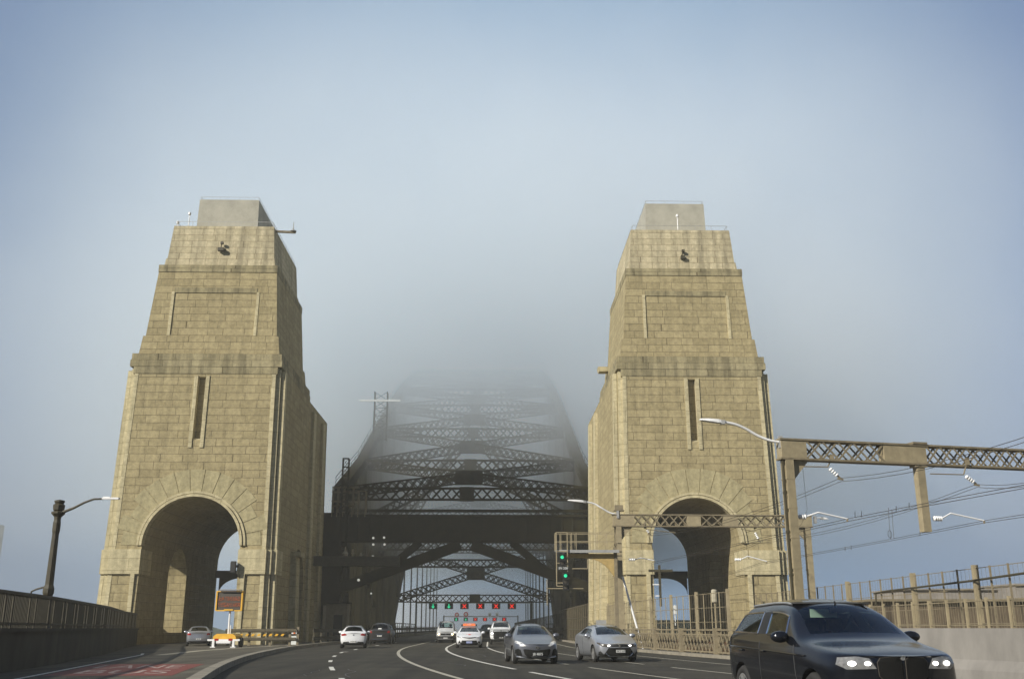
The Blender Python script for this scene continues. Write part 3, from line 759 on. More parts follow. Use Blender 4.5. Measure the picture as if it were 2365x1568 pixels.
# ================================================================== RAILWAY GANTRIES
def rail_gantry(name, p0, p1, zb_, h, bays, label, drop=None, legs=(True, True)):
    p0, p1 = Vector(p0), Vector(p1); d = p1-p0; Lg = d.length; rz = math.atan2(d.y, d.x)
    o = empty(name, (p0.x, p0.y, 0), rz, label, 'railway gantry', 'railway gantries carrying the overhead wires')
    m = MB(); m.span(-.25, Lg+.25, -.24, .24, zb_-.03, zb_+.05); m.span(-.25, Lg+.25, -.26, .26, zb_+h-.05, zb_+h+.03)
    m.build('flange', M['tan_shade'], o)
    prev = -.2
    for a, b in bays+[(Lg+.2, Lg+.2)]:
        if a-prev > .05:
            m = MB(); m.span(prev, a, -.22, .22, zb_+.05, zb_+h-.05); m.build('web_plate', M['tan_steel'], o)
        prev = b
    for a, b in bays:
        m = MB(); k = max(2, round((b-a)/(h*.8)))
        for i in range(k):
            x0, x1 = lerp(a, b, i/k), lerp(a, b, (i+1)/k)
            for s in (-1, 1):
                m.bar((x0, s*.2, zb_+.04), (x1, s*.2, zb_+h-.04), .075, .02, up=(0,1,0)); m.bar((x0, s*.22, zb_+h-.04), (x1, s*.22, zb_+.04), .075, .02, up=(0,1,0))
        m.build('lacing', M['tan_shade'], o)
    for x, on in ((.12, legs[0]), (Lg-.12, legs[1])):
        if not on: continue
        m = MB()
        m.span(x-.03, x+.03, -.2, .2, -.3, zb_-.02)
        for s in (-1, 1): m.span(x-.18, x+.18, s*.2-.03, s*.2+.03, -.3, zb_-.03)
        for z in range(1, int(zb_)): m.span(x-.2, x+.2, -.24, .24, z*1.2, z*1.2+.05) if z*1.2 < zb_-.3 else None
        m.prism([(x+.2, zb_-.9), (x+.95, zb_-.04), (x+.2, zb_-.04)] if x < Lg/2 else [(x-.2, zb_-.9), (x-.2, zb_-.04), (x-.95, zb_-.04)], -.05, .05)
        m.build('post', M['tan_steel'], o)
        m = MB(); sx = -1 if x < Lg/2 else 1
        m.span(x-.28, x-.2, -.14, -.02, -.3, zb_+.2)
        for z in (1.6, 3.3, 5.0, 6.6): m.span(x-.3, x-.16, -.16, .0, z, z+.12)
        m.build('cable_duct', M['dark_steel'], o)
    if drop:
        m = MB(); m.span(drop-.18, drop+.18, -.16, .16, drop and 5.2, zb_-.03); m.span(drop-.3, drop+.3, -.2, .2, zb_-.12, zb_-.03); m.build('drop_post', M['tan_steel'], o)
        m = MB(); m.span(drop-.35, drop+.35, -.3, .3, zb_+h+.03, zb_+h+.12); m.build('cap_plate', M['tan_shade'], o)
    return o
G1 = rail_gantry('rail_gantry', (12.25, 41.0, 0), (25.6, 43.9, 0), 8.05, .83, [(.95, 4.6), (6.65, 12.0)], 'nearer tan lattice gantry over the tracks with a hanging post', drop=6.35)
G2 = rail_gantry('rail_gantry', (8.55, 68.0, 0), (21.75, 68.4, 0), 7.9, .78, [(1.2, 4.8), (5.75, 7.3), (8.3, 11.6)], 'farther tan lattice gantry crossing in front of the right arch')
o = tag(MB().box((0,0,0), (.55,.4,.32)).box((0,0,-.2), (.7,.5,.06)).box((0,0,-.36), (.12,.12,.35)).build('junction_box', M['tan_shade'], loc=(8.75, 68, 9.15)), 'small tan box on top of the farther gantry post', 'junction box')

def street_lamp_arm(pts, head, label, r=.055):
    o = empty('lamp_arm', pts[0], 0, label, 'street lamp', 'white lamps on curved arms at the gantries')
    b = Vector(pts[0])
    # smooth the arm
    P = [Vector(p)-b for p in pts]; q = []
    for i in range(len(P)-1):
        p0, p1, p2, p3 = P[max(0,i-1)], P[i], P[i+1], P[min(len(P)-1,i+2)]
        for k in range(5):
            t = k/5; q.append(.5*((2*p1)+(p2-p0)*t+(2*p0-5*p1+4*p2-p3)*t*t+(3*p1-p0-3*p2+p3)*t**3))
    q.append(P[-1])
    m = MB(); m.tube(q, r); m.build('arm', M['white_metal'], o, smooth=True)
    h0, h1 = P[-1], Vector(head)-b
    m = MB(); d = (h1-h0).normalized(); c = (h0+h1)/2; L = (h1-h0).length
    sd = d.cross(Vector((0,0,1))).normalized(); up = sd.cross(d)
    vs = []
    for t, w, t1, t0 in ((-.5, .07, .06, -.06), (-.3, .13, .08, -.07), (.1, .16, .07, -.05), (.42, .12, .04, -.03), (.5, .05, .02, -.02)):
        for (a, e) in ((-1, t0), (1, t0), (.7, t1), (-.7, t1)): vs.append(c+d*L*t+sd*w*a+up*e)
    fs = [(i*4+j, i*4+(j+1) % 4, i*4+4+(j+1) % 4, i*4+4+j) for i in range(4) for j in range(4)]+[(3,2,1,0), (16,17,18,19)]
    m.add(vs, fs); m.build('lamp_head', M['white_metal'], o)
    m = MB(); m.box(h0-Vector((0,0,.02)), (.18, .18, .16)); m.build('collar', M['grey_steel'], o)
    m = MB(); m.box((.05, 0, 0), (.16, .2, .5)); m.build('mounting', M['grey_steel'], o)
street_lamp_arm([at(1800,1021,40.9), at(1778,1017,40.85), at(1750,1006,40.8), at(1722,990,40.7), at(1698,980,40.6), at(1669,974,40.5)], at(1616,969,40.4), 'white street lamp on a curved arm at the nearer gantry', .06)
street_lamp_arm([at(1425,1188,67.8), at(1407,1183,67.8), at(1388,1172,67.7), at(1372,1163,67.7), at(1350,1158,67.6)], at(1311,1155,67.5), 'white street lamp on a curved arm at the farther gantry')
street_lamp_arm([at(1881,1200,68.4), at(1888,1196,68.4), at(1898,1196,68.5)], at(1913,1199,68.7), 'short lamp at the right end of the farther gantry', .04)

def insulator(m, p, q, n=4, r=.13):
    """ribbed ceramic between two points"""
    p, q = Vector(p), Vector(q); L = (q-p).length; rot = (q-p).to_track_quat('Z', 'Y').to_matrix()
    prof = []
    for i in range(n): prof += [(r*.45, L*i/n), (r, L*(i+.35)/n), (r, L*(i+.55)/n), (r*.45, L*(i+.8)/n)]
    prof.append((r*.45, L))
    k = MB(); k.lathe(prof, n=12); m.add([p+rot@v for v in k.v], k.f)
def catenary_arm(base, bend, tip, label, r=.035):
    b = Vector(base); o = empty('registration_arm', b, 0, label, 'catenary arm', 'white arms steadying the overhead wires')
    m = MB(); d = (Vector(bend)-b); e = d.normalized()*.45; insulator(m, (0,0,0), (e.x, e.y, 0), 4, .11); m.build('insulator', M['ceramic'], o, smooth=True)
    m = MB(); m.tube([(e.x*.9, e.y*.9, 0), Vector(bend)-b, Vector(tip)-b], r); m.build('tube', M['white_metal'], o)
    m = MB(); m.bar(Vector(tip)-b, Vector(tip)-b-Vector((0,0,.12)), .06); m.build('clamp', M['tan_shade'], o)
catenary_arm(at(1839,1193,41.1), at(1890,1183,41.2), at(1957,1198,41.4), 'white registration arm at the nearer gantry post')
catenary_arm(at(2156,1197,42.4), at(2196,1185,42.6), at(2273,1202,42.8), 'white registration arm on the hanging post of the nearer gantry')
catenary_arm(at(1452,1292,68), at(1480,1288,68), at(1511,1294,68), 'white registration arm on the left post of the farther gantry')
catenary_arm(at(1697,1292,68), at(1727,1284,68), at(1771,1296,68), 'white registration arm in the middle of the farther gantry')
def hung_insulator(a, b, c, top, label):
    """strut from a post to a, hanger from the beam, ribbed insulator down to the wire"""
    b0 = Vector(b); o = empty('hung_insulator', b0, 0, label, 'insulator', 'white insulators hung from the gantry beams')
    m = MB(); m.tube([Vector(a)-b0, (0,0,0)], .025); m.tube([Vector(top)-b0, (0,0,0)], .03); m.box(Vector(top)-b0, (.16,.12,.3)); m.build('strut', M['tan_shade'], o)
    m = MB(); e = Vector(c)-b0; insulator(m, e*.15, e*.8, 4, .095); m.build('insulator', M['ceramic'], o, smooth=True)
    m = MB(); m.bar(e*.8, e, .06); m.bar(e-Vector((.12,0,.02)), e+Vector((.12,0,-.06)), .07); m.build('clamp', M['tan_shade'], o)
hung_insulator(at(1836,1077,41.1), at(1912,1078,41.3), at(1941,1104,41.3), at(1921,1058,41.3), 'white ribbed insulator under the nearer gantry, left of the hanging post')
hung_insulator(at(2149,1094,42.4), at(2226,1096,42.6), at(2256,1118,42.7), at(2234,1066,42.6), 'white ribbed insulator under the nearer gantry, right of the hanging post')
hung_insulator(at(1560,1230,68.1), at(1493,1222,68), at(1500,1232,68), at(1490,1215,68), 'white insulator under the farther gantry near its left post')
hung_insulator(at(1712,1222,68.2), at(1742,1226,68.2), at(1754,1249,68.2), at(1744,1215,68.2), 'white insulator under the farther gantry near its right end')

def wire(pts, label, r=.014, sag=.0, pair=.0, drops=None):
    """overhead conductors; pair = second conductor a hand's width below"""
    m = MB()
    P = [Vector(p) for p in pts]
    def run(off):
        q = []
        for a, b in zip(P, P[1:]):
            for k in range(8):
                t = k/8; v = a.lerp(b, t); q.append(v+Vector((0,0,off-sag*4*t*(1-t)*(b-a).length/30)))
        q.append(P[-1]+Vector((0,0,off)))
        m.tube(q, r, 5)
    run(0)
    if pair: run(-pair)
    return tag(m.build('overhead_wire', M['wire']), label, 'overhead wire', 'overhead wires above the railway')
n1, n2 = Vector((2.4, -13, .15)), Vector((1.9, -13, .1))
A1, A2 = at(1941,1104,41.3), at(2256,1118,42.7)
F1, F2 = at(1500,1232,68), at(1754,1249,68.2)
T1, T2 = Vector((15.0, 92, 8.2)), Vector((19.2, 92, 8.0))
wire([at(2365,1002,27.5)+Vector((.3,-1,0)), A1, F1, T1], 'feeder pair hung from the left insulator of the nearer gantry', .011, .5, .14)
wire([at(2480,1086,31), A2, F2, T2], 'feeder pair hung from the right insulator of the nearer gantry', .011, .5, .13)
C1 = [at(2390,1115,29.5), at(2153,1159,35), at(1957,1198,41.4), Vector((10.85, 68, 5.5)), Vector((14.8, 92, 5.3))]
C2 = [at(2390,1184,37.5), at(2273,1202,42.8), at(2056,1245,55), Vector((18.2, 68, 5.5)), Vector((19.2, 92, 5.3))]
wire(C1, 'contact wire held by the white arm at the nearer gantry post', .012, .0, .10)
wire(C2, 'contact wire held by the white arm on the hanging post', .012, .0, .09)
wire([Vector((13.0, 41.1, 8.7)), Vector((17.5, 55, 7.6)), Vector((21, 68.3, 7.9))], 'thin cross wire from the nearer gantry to the farther gantry end', .01, .4)
m = MB()
for px, y0, y1, Y in ((2052, 1172, 1244, 52), (2060, 1176, 1244, 52)): m.tube([at(px, y0, Y), at(px+2, (y0+y1)/2, Y), at(px+5, y1, Y)], .012, 5)
c = at(2056, 1238, 52)
m.tube([c+Vector((.1*math.cos(t), 0, .1*math.sin(t)*2+.1)) for t in [k*.7 for k in range(14)]], .014, 5)
tag(m.build('wire_jumper', M['wire']), 'looped jumper hanging between the overhead wires right of the gantry post', 'wire jumper')
m = MB()
for px, py, h in ((1975,1180,14), (1990,1180,14), (2070,1168,14), (2100,1160,12), (1952,1262,10), (1966,1259,10), (2125,1226,12)):
    Y = 44 if py < 1200 else 50
    m.bar(at(px, py, Y), at(px, py+h, Y), .02)
tag(m.build('wire_droppers', M['wire']), 'thin droppers standing on the contact wires beyond the nearer gantry', 'wire droppers')

# ================================================================== RAIL SIGNAL ON ITS BRACKET
o = empty('rail_signal', (8.25, 66.6, 0), 0, 'bracketed railway signal showing two green lights beside the right pylon', 'railway signal')
m = MB(); m.span(-.11, .11, -.1, .1, 0, 6.4); m.span(-.25, .25, -.25, .25, 0, .25); m.build('mast', M['tan_shade'], o)
m = MB(); n = 10   # curved cantilever
top, bot = [], []
for i in range(n+1):
    t = i/n; x = -.1-3.3*t; zc = 5.98; top.append((x, zc)); bot.append((x, zc-.24-.10*(1-t)-1.15*max(0, 1-t*1.5)**3.2))
m.prism(top+bot[::-1], -.08, .08); m.build('cantilever', M['ochre_steel'], o)
m = MB(); m.span(-3.95, .2, -.5, .5, 6.12, 6.2); m.span(-3.95, .2, -.52, -.46, 6.02, 6.2); m.build('platform', M['grey_steel'], o)
m = MB()
for z in (6.75, 7.3):
    m.bar((-3.95, -.5, z), (.1, -.5, z), .035); m.bar((-3.95, .5, z), (.1, .5, z), .035); m.bar((-3.95, -.5, z), (-3.95, .5, z), .035)
for x in (-3.95, -3.6, -2.9, -2.6, -1.7, -1.2, -.6, .1):
    m.bar((x, -.5, 6.2), (x, -.5, 7.3), .04); m.bar((x, .5, 6.2), (x, .5, 7.3), .04)
m.build('handrail', M['tan_steel'], o)
m = MB()
for x in (-3.92, -3.2): m.bar((x, -.62, 3.9), (x, -.62, 7.3), .06)
for z in (3.9, 4.1, 5.35, 6.1, 7.3): m.bar((-3.92, -.62, z), (-3.2, -.62, z), .05)
m.bar((-4.6, -.6, 3.75), (-2.2, -.6, 3.75), .05); m.bar((-4.55, -.6, 2.7), (-4.55, -.6, 4.3), .05); m.bar((-1.9, -.6, 5.0), (-2.9, -.6, 5.0), .05); m.bar((-1.9, -.6, 5.0), (-1.9, -.6, 5.6), .05)
m.build('ladder_frame', M['tan_steel'], o)
for (x, z, nl) in ((-3.55, 5.72, 2), (-3.35, 4.55, 3)):
    m = MB(); m.span(x-.17, x+.22, -.72, -.55, z-.2-.36*(nl-1), z+.25)
    for k in range(nl):
        m.lathe([(.15, -.98), (.17, -.72)], (x, 0, z-.36*k), 'Y', 14) if False else m.prism([(x-.16, z+.12-.36*k), (x+.16, z+.12-.36*k), (x+.14, z+.17-.36*k), (x-.14, z+.17-.36*k)], -.98, -.72)
    h = m.build('signal_head', M['black'], o)
    m = MB(); m.lathe([(.11, -.76), (.11, -.70)], (x, 0, z), 'Y', 16); m.build('green_lens', M['green_on'], h)
    for k in range(1, nl):
        m = MB(); m.lathe([(.12, -.745), (.12, -.70)], (x, 0, z-.36*k), 'Y', 16); m.build('dark_lens', M['panel_dark'], h)
m = MB(); m.span(-3.85, -3.15, -.74, -.70, 4.9, 5.12); pl = m.build('number_plate', M['plate_black'], o)
text_obj('SN 208', .2, M['sign_white'], o, 'lettering', (-3.5, -.745, 5.01), (PI/2, 0, 0))
o = empty('steel_stay', (8.6, 68, 0), 0, 'white leaning stay pole in front of the right pylon', 'stay pole')
m = MB(); a, b, c = at(1438,1331,67.5), at(1474,1458,67.2), at(1486,1500,66.9); b0 = Vector((8.6, 68, 0))
m.tube([a-b0, b-b0], .07); m.build('pole', M['white_metal'], o)
m = MB(); m.tube([b-b0, b.lerp(c, .3)-b0], .06); m.tube([b.lerp(c, .5)-b0, c-b0], .06); m.build('guard', M['white_metal'], o)

# ================================================================== LEFT PARAPET, LAMP, TRAILER, GUARD RAIL
o = empty('parapet_wall', (-14.2, 28, 0), 0, 'long sooty parapet wall with iron railing along the left road', 'wall')
b0 = Vector((-14.2, 28, 0)); wy = [-12+3*i for i in range(32)]+[83.5]
m = MB(); m2 = MB(); m3 = MB()
for a, b in zip(wy, wy[1:]):
    xa, xb = poly_at(WALL, a), poly_at(WALL, b)
    m.bar((xa-14.2*-1, a-28, .55), (xb+14.2, b-28, .55), .45, 1.4) 
    m.bar((xa+14.2, a-28, 1.24), (xb+14.2, b-28, 1.24), .6, .12)
    m2.bar((xa+14.2, a-28, 2.38), (xb+14.2, b-28, 2.38), .14, .1); m2.bar((xa+14.2, a-28, 1.45), (xb+14.2, b-28, 1.45), .08, .06)
    k = max(2, int((b-a)/.17))
    for i in range(k):
        t = i/k; m3.bar((lerp(xa, xb, t)+14.2, lerp(a, b, t)-28, 1.3), (lerp(xa, xb, t)+14.2, lerp(a, b, t)-28, 2.36), .06 if i % 12 else .11, .07)
m.build('wall', M['wall_dark'], o); m2.build('rail', M['dark_steel'], o); m3.build('pickets', M['dark_steel'], o)
o = empty('street_lamp', (-16.3, 38.3, 0), 0, 'old bronze lamp post with a long slender arm, by the left parapet', 'lamp post')
m = MB(); m.lathe([(.24,0),(.24,1.3),(.18,1.4),(.165,2.45),(.20,2.55),(.20,2.7),(.15,2.85),(.12,4.7),(.14,4.8),(.14,5.1),(.12,5.2),(.13,5.32),(.25,5.44),(.25,5.5),(.13,5.55)], n=10); m.build('post', M['dark_bronze'] if 'dark_bronze' in M else M['dark_steel'], o)
m = MB(); m.lathe([(.12,5.5),(.2,5.58),(.22,5.76),(.15,5.82),(.19,5.88),(.19,5.93),(.05,5.97)], n=10); m.build('finial', M['dark_steel'], o)
m = MB(); m.tube([(.2,-.05,5.5),(.6,-.1,5.65),(1.0,-.15,5.85),(1.35,-.2,5.97),(1.7,-.22,5.98)], [.06,.05,.045,.04,.035]); m.build('arm', M['dark_steel'], o)
m = MB(); m.box((2.0,-.24,5.99), (.62,.16,.07)); m.box((1.85,-.24,6.03), (.25,.12,.05)); m.build('lamp_head', M['white_metal'], o)
m = MB(); m.tube([(-.2,0,2.75),(-.45,0,2.68),(-.62,0,2.6),(-.63,0,2.4)], .035); m.build('bracket', M['dark_steel'], o)

tp = Vector((-18.6, 74, 0))
o = empty('message_sign_trailer', tp, R(-4), 'yellow trailer with a raised amber message board on a white pole', 'sign trailer')
m = MB(); m.prism([(-.85,.5),(-.78,.78),(-.55,.92),(.55,.92),(.78,.78),(.85,.5)], -.45, 1.1); m.build('trailer_body', M['yellow'], o)
m = MB(); m.span(-1.15, 1.15, -.62, -.52, .44, .56); m.span(-.5, .5, -.66, -.5, .28, .44)
for s in (-1, 1): m.span(s*.72-.08, s*.72+.08, -.64, -.5, .05, .46); m.span(s*.72-.18, s*.72+.18, -.7, -.44, .0, .06)
m.build('stabiliser', M['white_metal'], o)
m = MB()
for s in (-1, 1): m.span(s*.5-.14, s*.5+.14, -.64, -.6, .46, .6)
m.build('tail_lamp', M['tail'], o)
for s in (-1, 1):
    m = MB(); m.lathe([(.2,-.08),(.32,-.1),(.34,0),(.32,.1),(.2,.08)], (s*.95, .35, .34), 'X', 18); m.build('wheel', M['rubber'], o)
m = MB(); m.tube([(.05,.2,.9),(.05,.2,2.95)], .07); m.tube([(.22,.1,.9),(.22,.1,1.5)], .04); m.build('pole', M['white_metal'], o)
bd = empty('message_board', (0,0,0)); bd.parent = o
m = MB(); m.span(-.88, .88, .02, .2, 2.55, 3.78); m.build('display', M['panel_dark'], bd)
m = MB()
for x in (-.92, .92): m.span(x-.05, x+.05, -.06, .24, 2.5, 3.86)
m.span(-.87, .87, -.06, .24, 2.46, 2.54); m.span(-.87, .87, -.06, .24, 3.79, 3.86); m.span(-.3, .35, -.12, .0, 2.5, 2.6); m.build('frame', M['yellow'], bd)
m = MB(); m.span(-.75, .8, -.3, .3, 3.9, 3.95); m.build('solar_panel', M['roof_grey'], bd)
m = MB(); rnd = random.Random(3)
for r_, z0 in enumerate((3.2, 2.78)):
    for ch in range(8):
        for a in range(4):
            for b in range(6):
                if rnd.random() < .55: m.box((-.76+ch*.2+a*.042, .0, z0+b*.05), (.03, .03, .036))
m.build('led_text', M['led'], bd)

o = empty('guard_rail', (-17, 80, 0), 0, 'low two-beam guard rail at the foot of the left pylon', 'guard rail')
m = MB(); m.span(-3.2, 2.2, -.1, .05, .98, 1.25); m.span(-3.2, 2.2, -.16, -.08, 1.05, 1.18); m.build('top_beam', M['fence_dark'], o)
m = MB(); m.span(-3.2, 2.2, -.1, .05, .38, .62); m.span(-3.2, 2.2, -.15, -.08, .44, .56); m.build('lower_beam', M['fence_dark'], o)
for x in (-3.0, -1.4, .2, 1.7, 2.3):
    m = MB(); m.span(x-.09, x+.09, .05, .22, 0, 1.2 if x < 2 else 1.4); m.build('post', M['tan_shade'], o)
m = MB()
for i in range(9): m.prism([(-2.6+i*.45,.72),(-2.4+i*.45,.72),(-2.3+i*.45,.88),(-2.5+i*.45,.88)], -.04, .0)
m.build('hazard_stripe', M['yellow'], o)
o = empty('guard_rail', (-13.2, 90, 0), 0, 'dark guard rail running from the left pylon onto the bridge', 'guard rail')
m = MB()
for z in (.5, 1.1): m.bar((-1.0, -6, z), (.1, 20, z), .1, .28)
m.build('beam', M['dark_steel'], o)
for i in range(9):
    m = MB(); m.span(-1.0+i*.12-.08, -1.0+i*.12+.08, -5.6+i*2.9, -5.4+i*2.9, 0, 1.25); m.build('post', M['dark_steel'], o)
for k, (px, py, w, h, mt, lb) in enumerate(((680, 1459, .5, .3, 'sign_white', 'pale board with an orange mark under the left pylon buttress'), (678, 1472, .55, .28, 'sign_white', 'upper small pale plate on the dark guard rail'), (678, 1484, .55, .28, 'sign_white', 'lower small pale plate on the dark guard rail'))):
    p = at(px, py, 86); o = empty('marker_board', p, 0, lb, 'marker board', 'pale marker boards by the left pylon')
    MB().box((0,0,0), (w, .05, h)).build('face', M[mt], o); MB().box((0,.08,-p.z/2), (.07,.07,p.z)).build('stake', M['dark_steel'], o)
    if k == 0: MB().prism([(-.09,-.13),(.09,-.13),(.06,.0),(0,.04),(-.06,.0)], -.06, -.03).build('mark', M['taxi_orange'], o)

# bridge entrance clutter on the left
o = empty('control_hut', (-15.7, 106, 0), 0, 'small grey hut with a dark doorway left of the bridge road', 'hut')
m = MB(); m.span(-1.05, 1.15, 0, 2, 0, 3.7); m.build('wall', M['tan_shade'], o)
m = MB(); m.span(-1.3, -1.02, -.15, 2.1, 0, 3.55); m.build('corner_post', M['kerb_pale'], o)
m = MB(); m.span(-.2, .7, -.04, .02, 0, 2.6); m.build('door', M['black'], o)
m = MB(); m.span(-1.35, 1.3, -.3, 2.2, 3.7, 3.85); m.build('roof', M['steel'], o)
o = empty('ladder_mast', (-15.75, 108.6, 13.0), 0, 'slim lattice ladder mast rising between the left pylon and the arch', 'lattice mast')
m = MB()
for x in (-.32, .32):
    for y in (-.3, .3): m.bar((x, y, -8), (x, y, 6.1), .09)
for i in range(16):
    z = -8+i*.94
    m.bar((-.32, -.3, z), (.32, -.3, z), .07); m.bar((-.32, .3, z), (.32, .3, z), .07)
    if i < 15: m.bar((-.32, -.3, z), (.32, -.3, z+.94), .035); m.bar((.32, -.3, z), (-.32, -.3, z+.94), .035)
m.build('lattice', M['steel'], o)
o = empty('access_scaffold', (-15.9, 110, 13.2), 0, 'access scaffold on the portal girder beside the left pylon', 'scaffold')
m = MB()
for x in (-1.3, -.75, -.1, .9, 1.5, 2.3):
    for y in (-.4, .5): m.bar((x, y, -.3), (x, y, 3.0-.5*(x > 1.2)), .1)
for z in (1.4, 2.4, 2.95):
    for y in (-.4, .5): m.bar((-1.4, y, z), (1.5, y, z), .09)
m.bar((1.4, -.4, 2.5), (2.35, -.4, 2.5), .09); m.span(-1.3, .9, -.45, .5, .9, .98)
m.build('frame', M['tan_shade'], o)
FL = empty('floodlight_bank', at(875,1250,109.6), 0, 'bank of four small white floodlights under the portal girder', 'floodlights')
b0 = FL.location
for px, py in ((862,1242),(887,1241),(862,1257),(888,1257)):
    p = at(px,py,109.6)-b0
    m = MB(); m.lathe([(.11,-.12),(.13,-.02),(.1,.12)], p, 'Y', 12); h = m.build('lamp', M['lamp_white'], FL)
m = MB(); m.box((0,.2,0), (1.5,.1,.1)); m.box((-.6,.2,0), (.08,.08,1.1)); m.box((.6,.2,0), (.08,.08,1.1)); m.build('frame', M['steel'], FL)
for i, (px, py, r_, lb) in enumerate(((861,1286,.15,'single white lamp below the bank of four floodlights'), (828,1339,.13,'single white lamp above the hut at the bridge entrance'), (877,1301,.09,'tiny white lamp right of the single lamp under the portal'), (857,1370,.09,'tiny white lamp low on the dark left truss'))):
    p = at(px, py, 109.4); o = empty('bridge_lamp', p, 0, lb, 'lamp', 'small lamps on the dark bridge entrance')
    MB().lathe([(r_,-.1),(r_*1.15,0),(r_*.7,.1)], (0,0,0), 'Y', 12).build('lens', M['lamp_white'], o); MB().box((0,.2,0), (.1,.3,.1)).build('bracket', M['steel'], o)
o = empty('wall_lantern', at(797,1283,105), 0, 'pale lantern on the beam left of the bridge portal', 'lantern')
MB().lathe([(.2,-.75),(.28,-.6),(.26,.1),(.32,.2),(.1,.5),(.04,.9)], n=8).build('lantern', M['kerb_pale'], o); MB().box((0,.3,.1),(.1,.6,.1)).build('bracket', M['steel'], o)
o = empty('cross_beam', (-17.3, 103, 7.4), 0, 'olive steel beam from the left pylon towards the portal', 'beam')
m = MB(); m.span(-.4, 8.2, -.35, .35, -.1, .75); m.span(-.4, 8.2, -.5, .5, .72, .85); m.build('beam', M['dark_steel'], o)
for i, (px, y0, y1) in enumerate(((814,1268,1295),(833,1276,1296))):
    p = at(px, (y0+y1)/2, 108); o = tag(MB().box((0,0,0),(.16,.1,(y1-y0)/21.5)).box((0,.1,.2),(.3,.1,.1)).build('marker_strip', M['kerb_pale'], loc=p), ['taller','shorter'][i]+' pale marker strip on the dark left truss', 'marker strip')
# tunnel beam in each arch
for (cx, nm) in ((-25.0, 'left'), (17.5, 'right')):
    o = empty('arch_beam', (cx, 109, 6.4), 0, 'steel beam with curved brackets across the far end of the %s arch' % nm, 'beam')
    MB().span(-4.0, 3.7, -.2, .2, .0, .75).build('beam', M['dark_steel'], o)
    m = MB()
    for s in (-1, 1):
        m.prism([(s*3.6, 0), (s*3.6, -1.6)]+[(s*(3.6-2.4*(1-math.cos(t))), -1.6*(1-math.sin(t))) for t in [k*PI/16 for k in range(1, 9)]], -.1, .1)
    m.build('bracket', M['dark_steel'], o)
o = empty('wall_speaker', (-21.15, 84.7, 6.2), 0, 'dark lamp box on the inner edge of the left arch', 'lamp box')
MB().span(-.2, .2, -.3, .1, -.5, .4).build('housing', M['black'], o); MB().span(.1, .4, -.05, .05, -.1, .1).build('bracket', M['black'], o)

# ================================================================== RIGHT: PARAPET, BARRIER, FENCES
o = empty('lattice_parapet', (parapet_x(58), 58, 0), 0, 'tan lattice iron parapet along the right side of the road', 'parapet')
b0 = Vector((parapet_x(58), 58, 0)); py_ = [34+2.5*i for i in range(21)]
rl = MB()
for i, (a, b) in enumerate(zip(py_, py_[1:])):
    A, B = Vector((parapet_x(a), a, 0))-b0, Vector((parapet_x(b), b, 0))-b0
    for z, w in ((1.22, .14), (1.0, .06), (.2, .1)): rl.bar(A+Vector((0,0,z)), B+Vector((0,0,z)), w, .07)
    m = MB(); k = 5
    for j in range(k):
        p, q = A.lerp(B, j/k), A.lerp(B, (j+1)/k)
        m.bar(p+Vector((0,0,.2)), q+Vector((0,0,1.0)), .045, .05); m.bar(p+Vector((0,0,1.0)), q+Vector((0,0,.2)), .045, .05)
        m.bar(p+Vector((0,0,1.0)), p+Vector((0,0,1.2)), .03)
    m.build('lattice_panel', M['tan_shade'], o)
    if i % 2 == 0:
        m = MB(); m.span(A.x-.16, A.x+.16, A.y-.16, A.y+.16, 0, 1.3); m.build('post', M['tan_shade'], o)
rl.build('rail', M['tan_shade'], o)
o = empty('concrete_barrier', (parapet_x(28), 28, 0), 0, 'smooth grey concrete barrier at the right edge of the road', 'barrier')
b0 = Vector((parapet_x(28), 28, 0)); m = MB(); cp = MB()
by = [6+1.8*i for i in range(15)]
for a, b in zip(by, by[1:]):
    A, B = Vector((parapet_x(a)-2.0, a, 0))-b0, Vector((parapet_x(b)-2.0, b, 0))-b0
    o8 = []
    for P_ in (A, B):
        for x, z in ((-.38, -.1), (-.34, .25), (-.17, .5), (-.13, 1.3), (.17, 1.3), (.2, -.1)): o8.append(P_+Vector((x, 0, z)))
    m.add(o8, [(j, (j+1) % 6, 6+(j+1) % 6, 6+j) for j in range(6)]+[(5,4,3,2,1,0), (6,7,8,9,10,11)])
bmb = m.build('wall', M['concrete'], o)
# paling fence close behind the barrier
o = empty('paling_fence', (17.8, 48, 0), 0, 'tan paling fence between the grey barrier and the railway', 'fence')
k = 0; yy = 30.0
m = MB()
while yy < 64:
    t = MB(); t.span(-.05, .05, yy-48-.05, yy-48+.05, 0, 2.36); t.build('post', M['tan_steel'], o); yy += 1.62
for z in (.4, 1.4, 2.25): m.bar((0, -18, z), (0, 16, z), .04)
for i in range(170): m.bar((0, -18+i*.2, .1), (0, -18+i*.2, 2.3), .012)
m.build('mesh_panel', M['tan_shade'], o)
o = empty('wire_fence', (22, 54, 0), 0, 'tall wire fence with thick tan posts on the far side of the tracks', 'fence')
for y in (30, 38, 45.8, 52.7, 62.5, 74, 88):
    t = MB(); t.span(-.12, .12, y-54-.1, y-54+.1, 0, 4.05); t.build('post', M['tan_steel'], o)
yy = 30.0
while yy < 88:
    MB().bar((0, yy-54, 0), (0, yy-54, 3.95), .07).build('thin_post', M['tan_shade'], o); yy += 1.6
m = MB()
for z in (1.5, 2.2, 3.0, 3.9): m.bar((0, -24, z), (0, 34, z), .03)
for i in range(145): m.bar((0, -24+i*.4, 1), (0, -24+i*.4, 3.9), .008)
m.build('wires', M['tan_shade'], o)
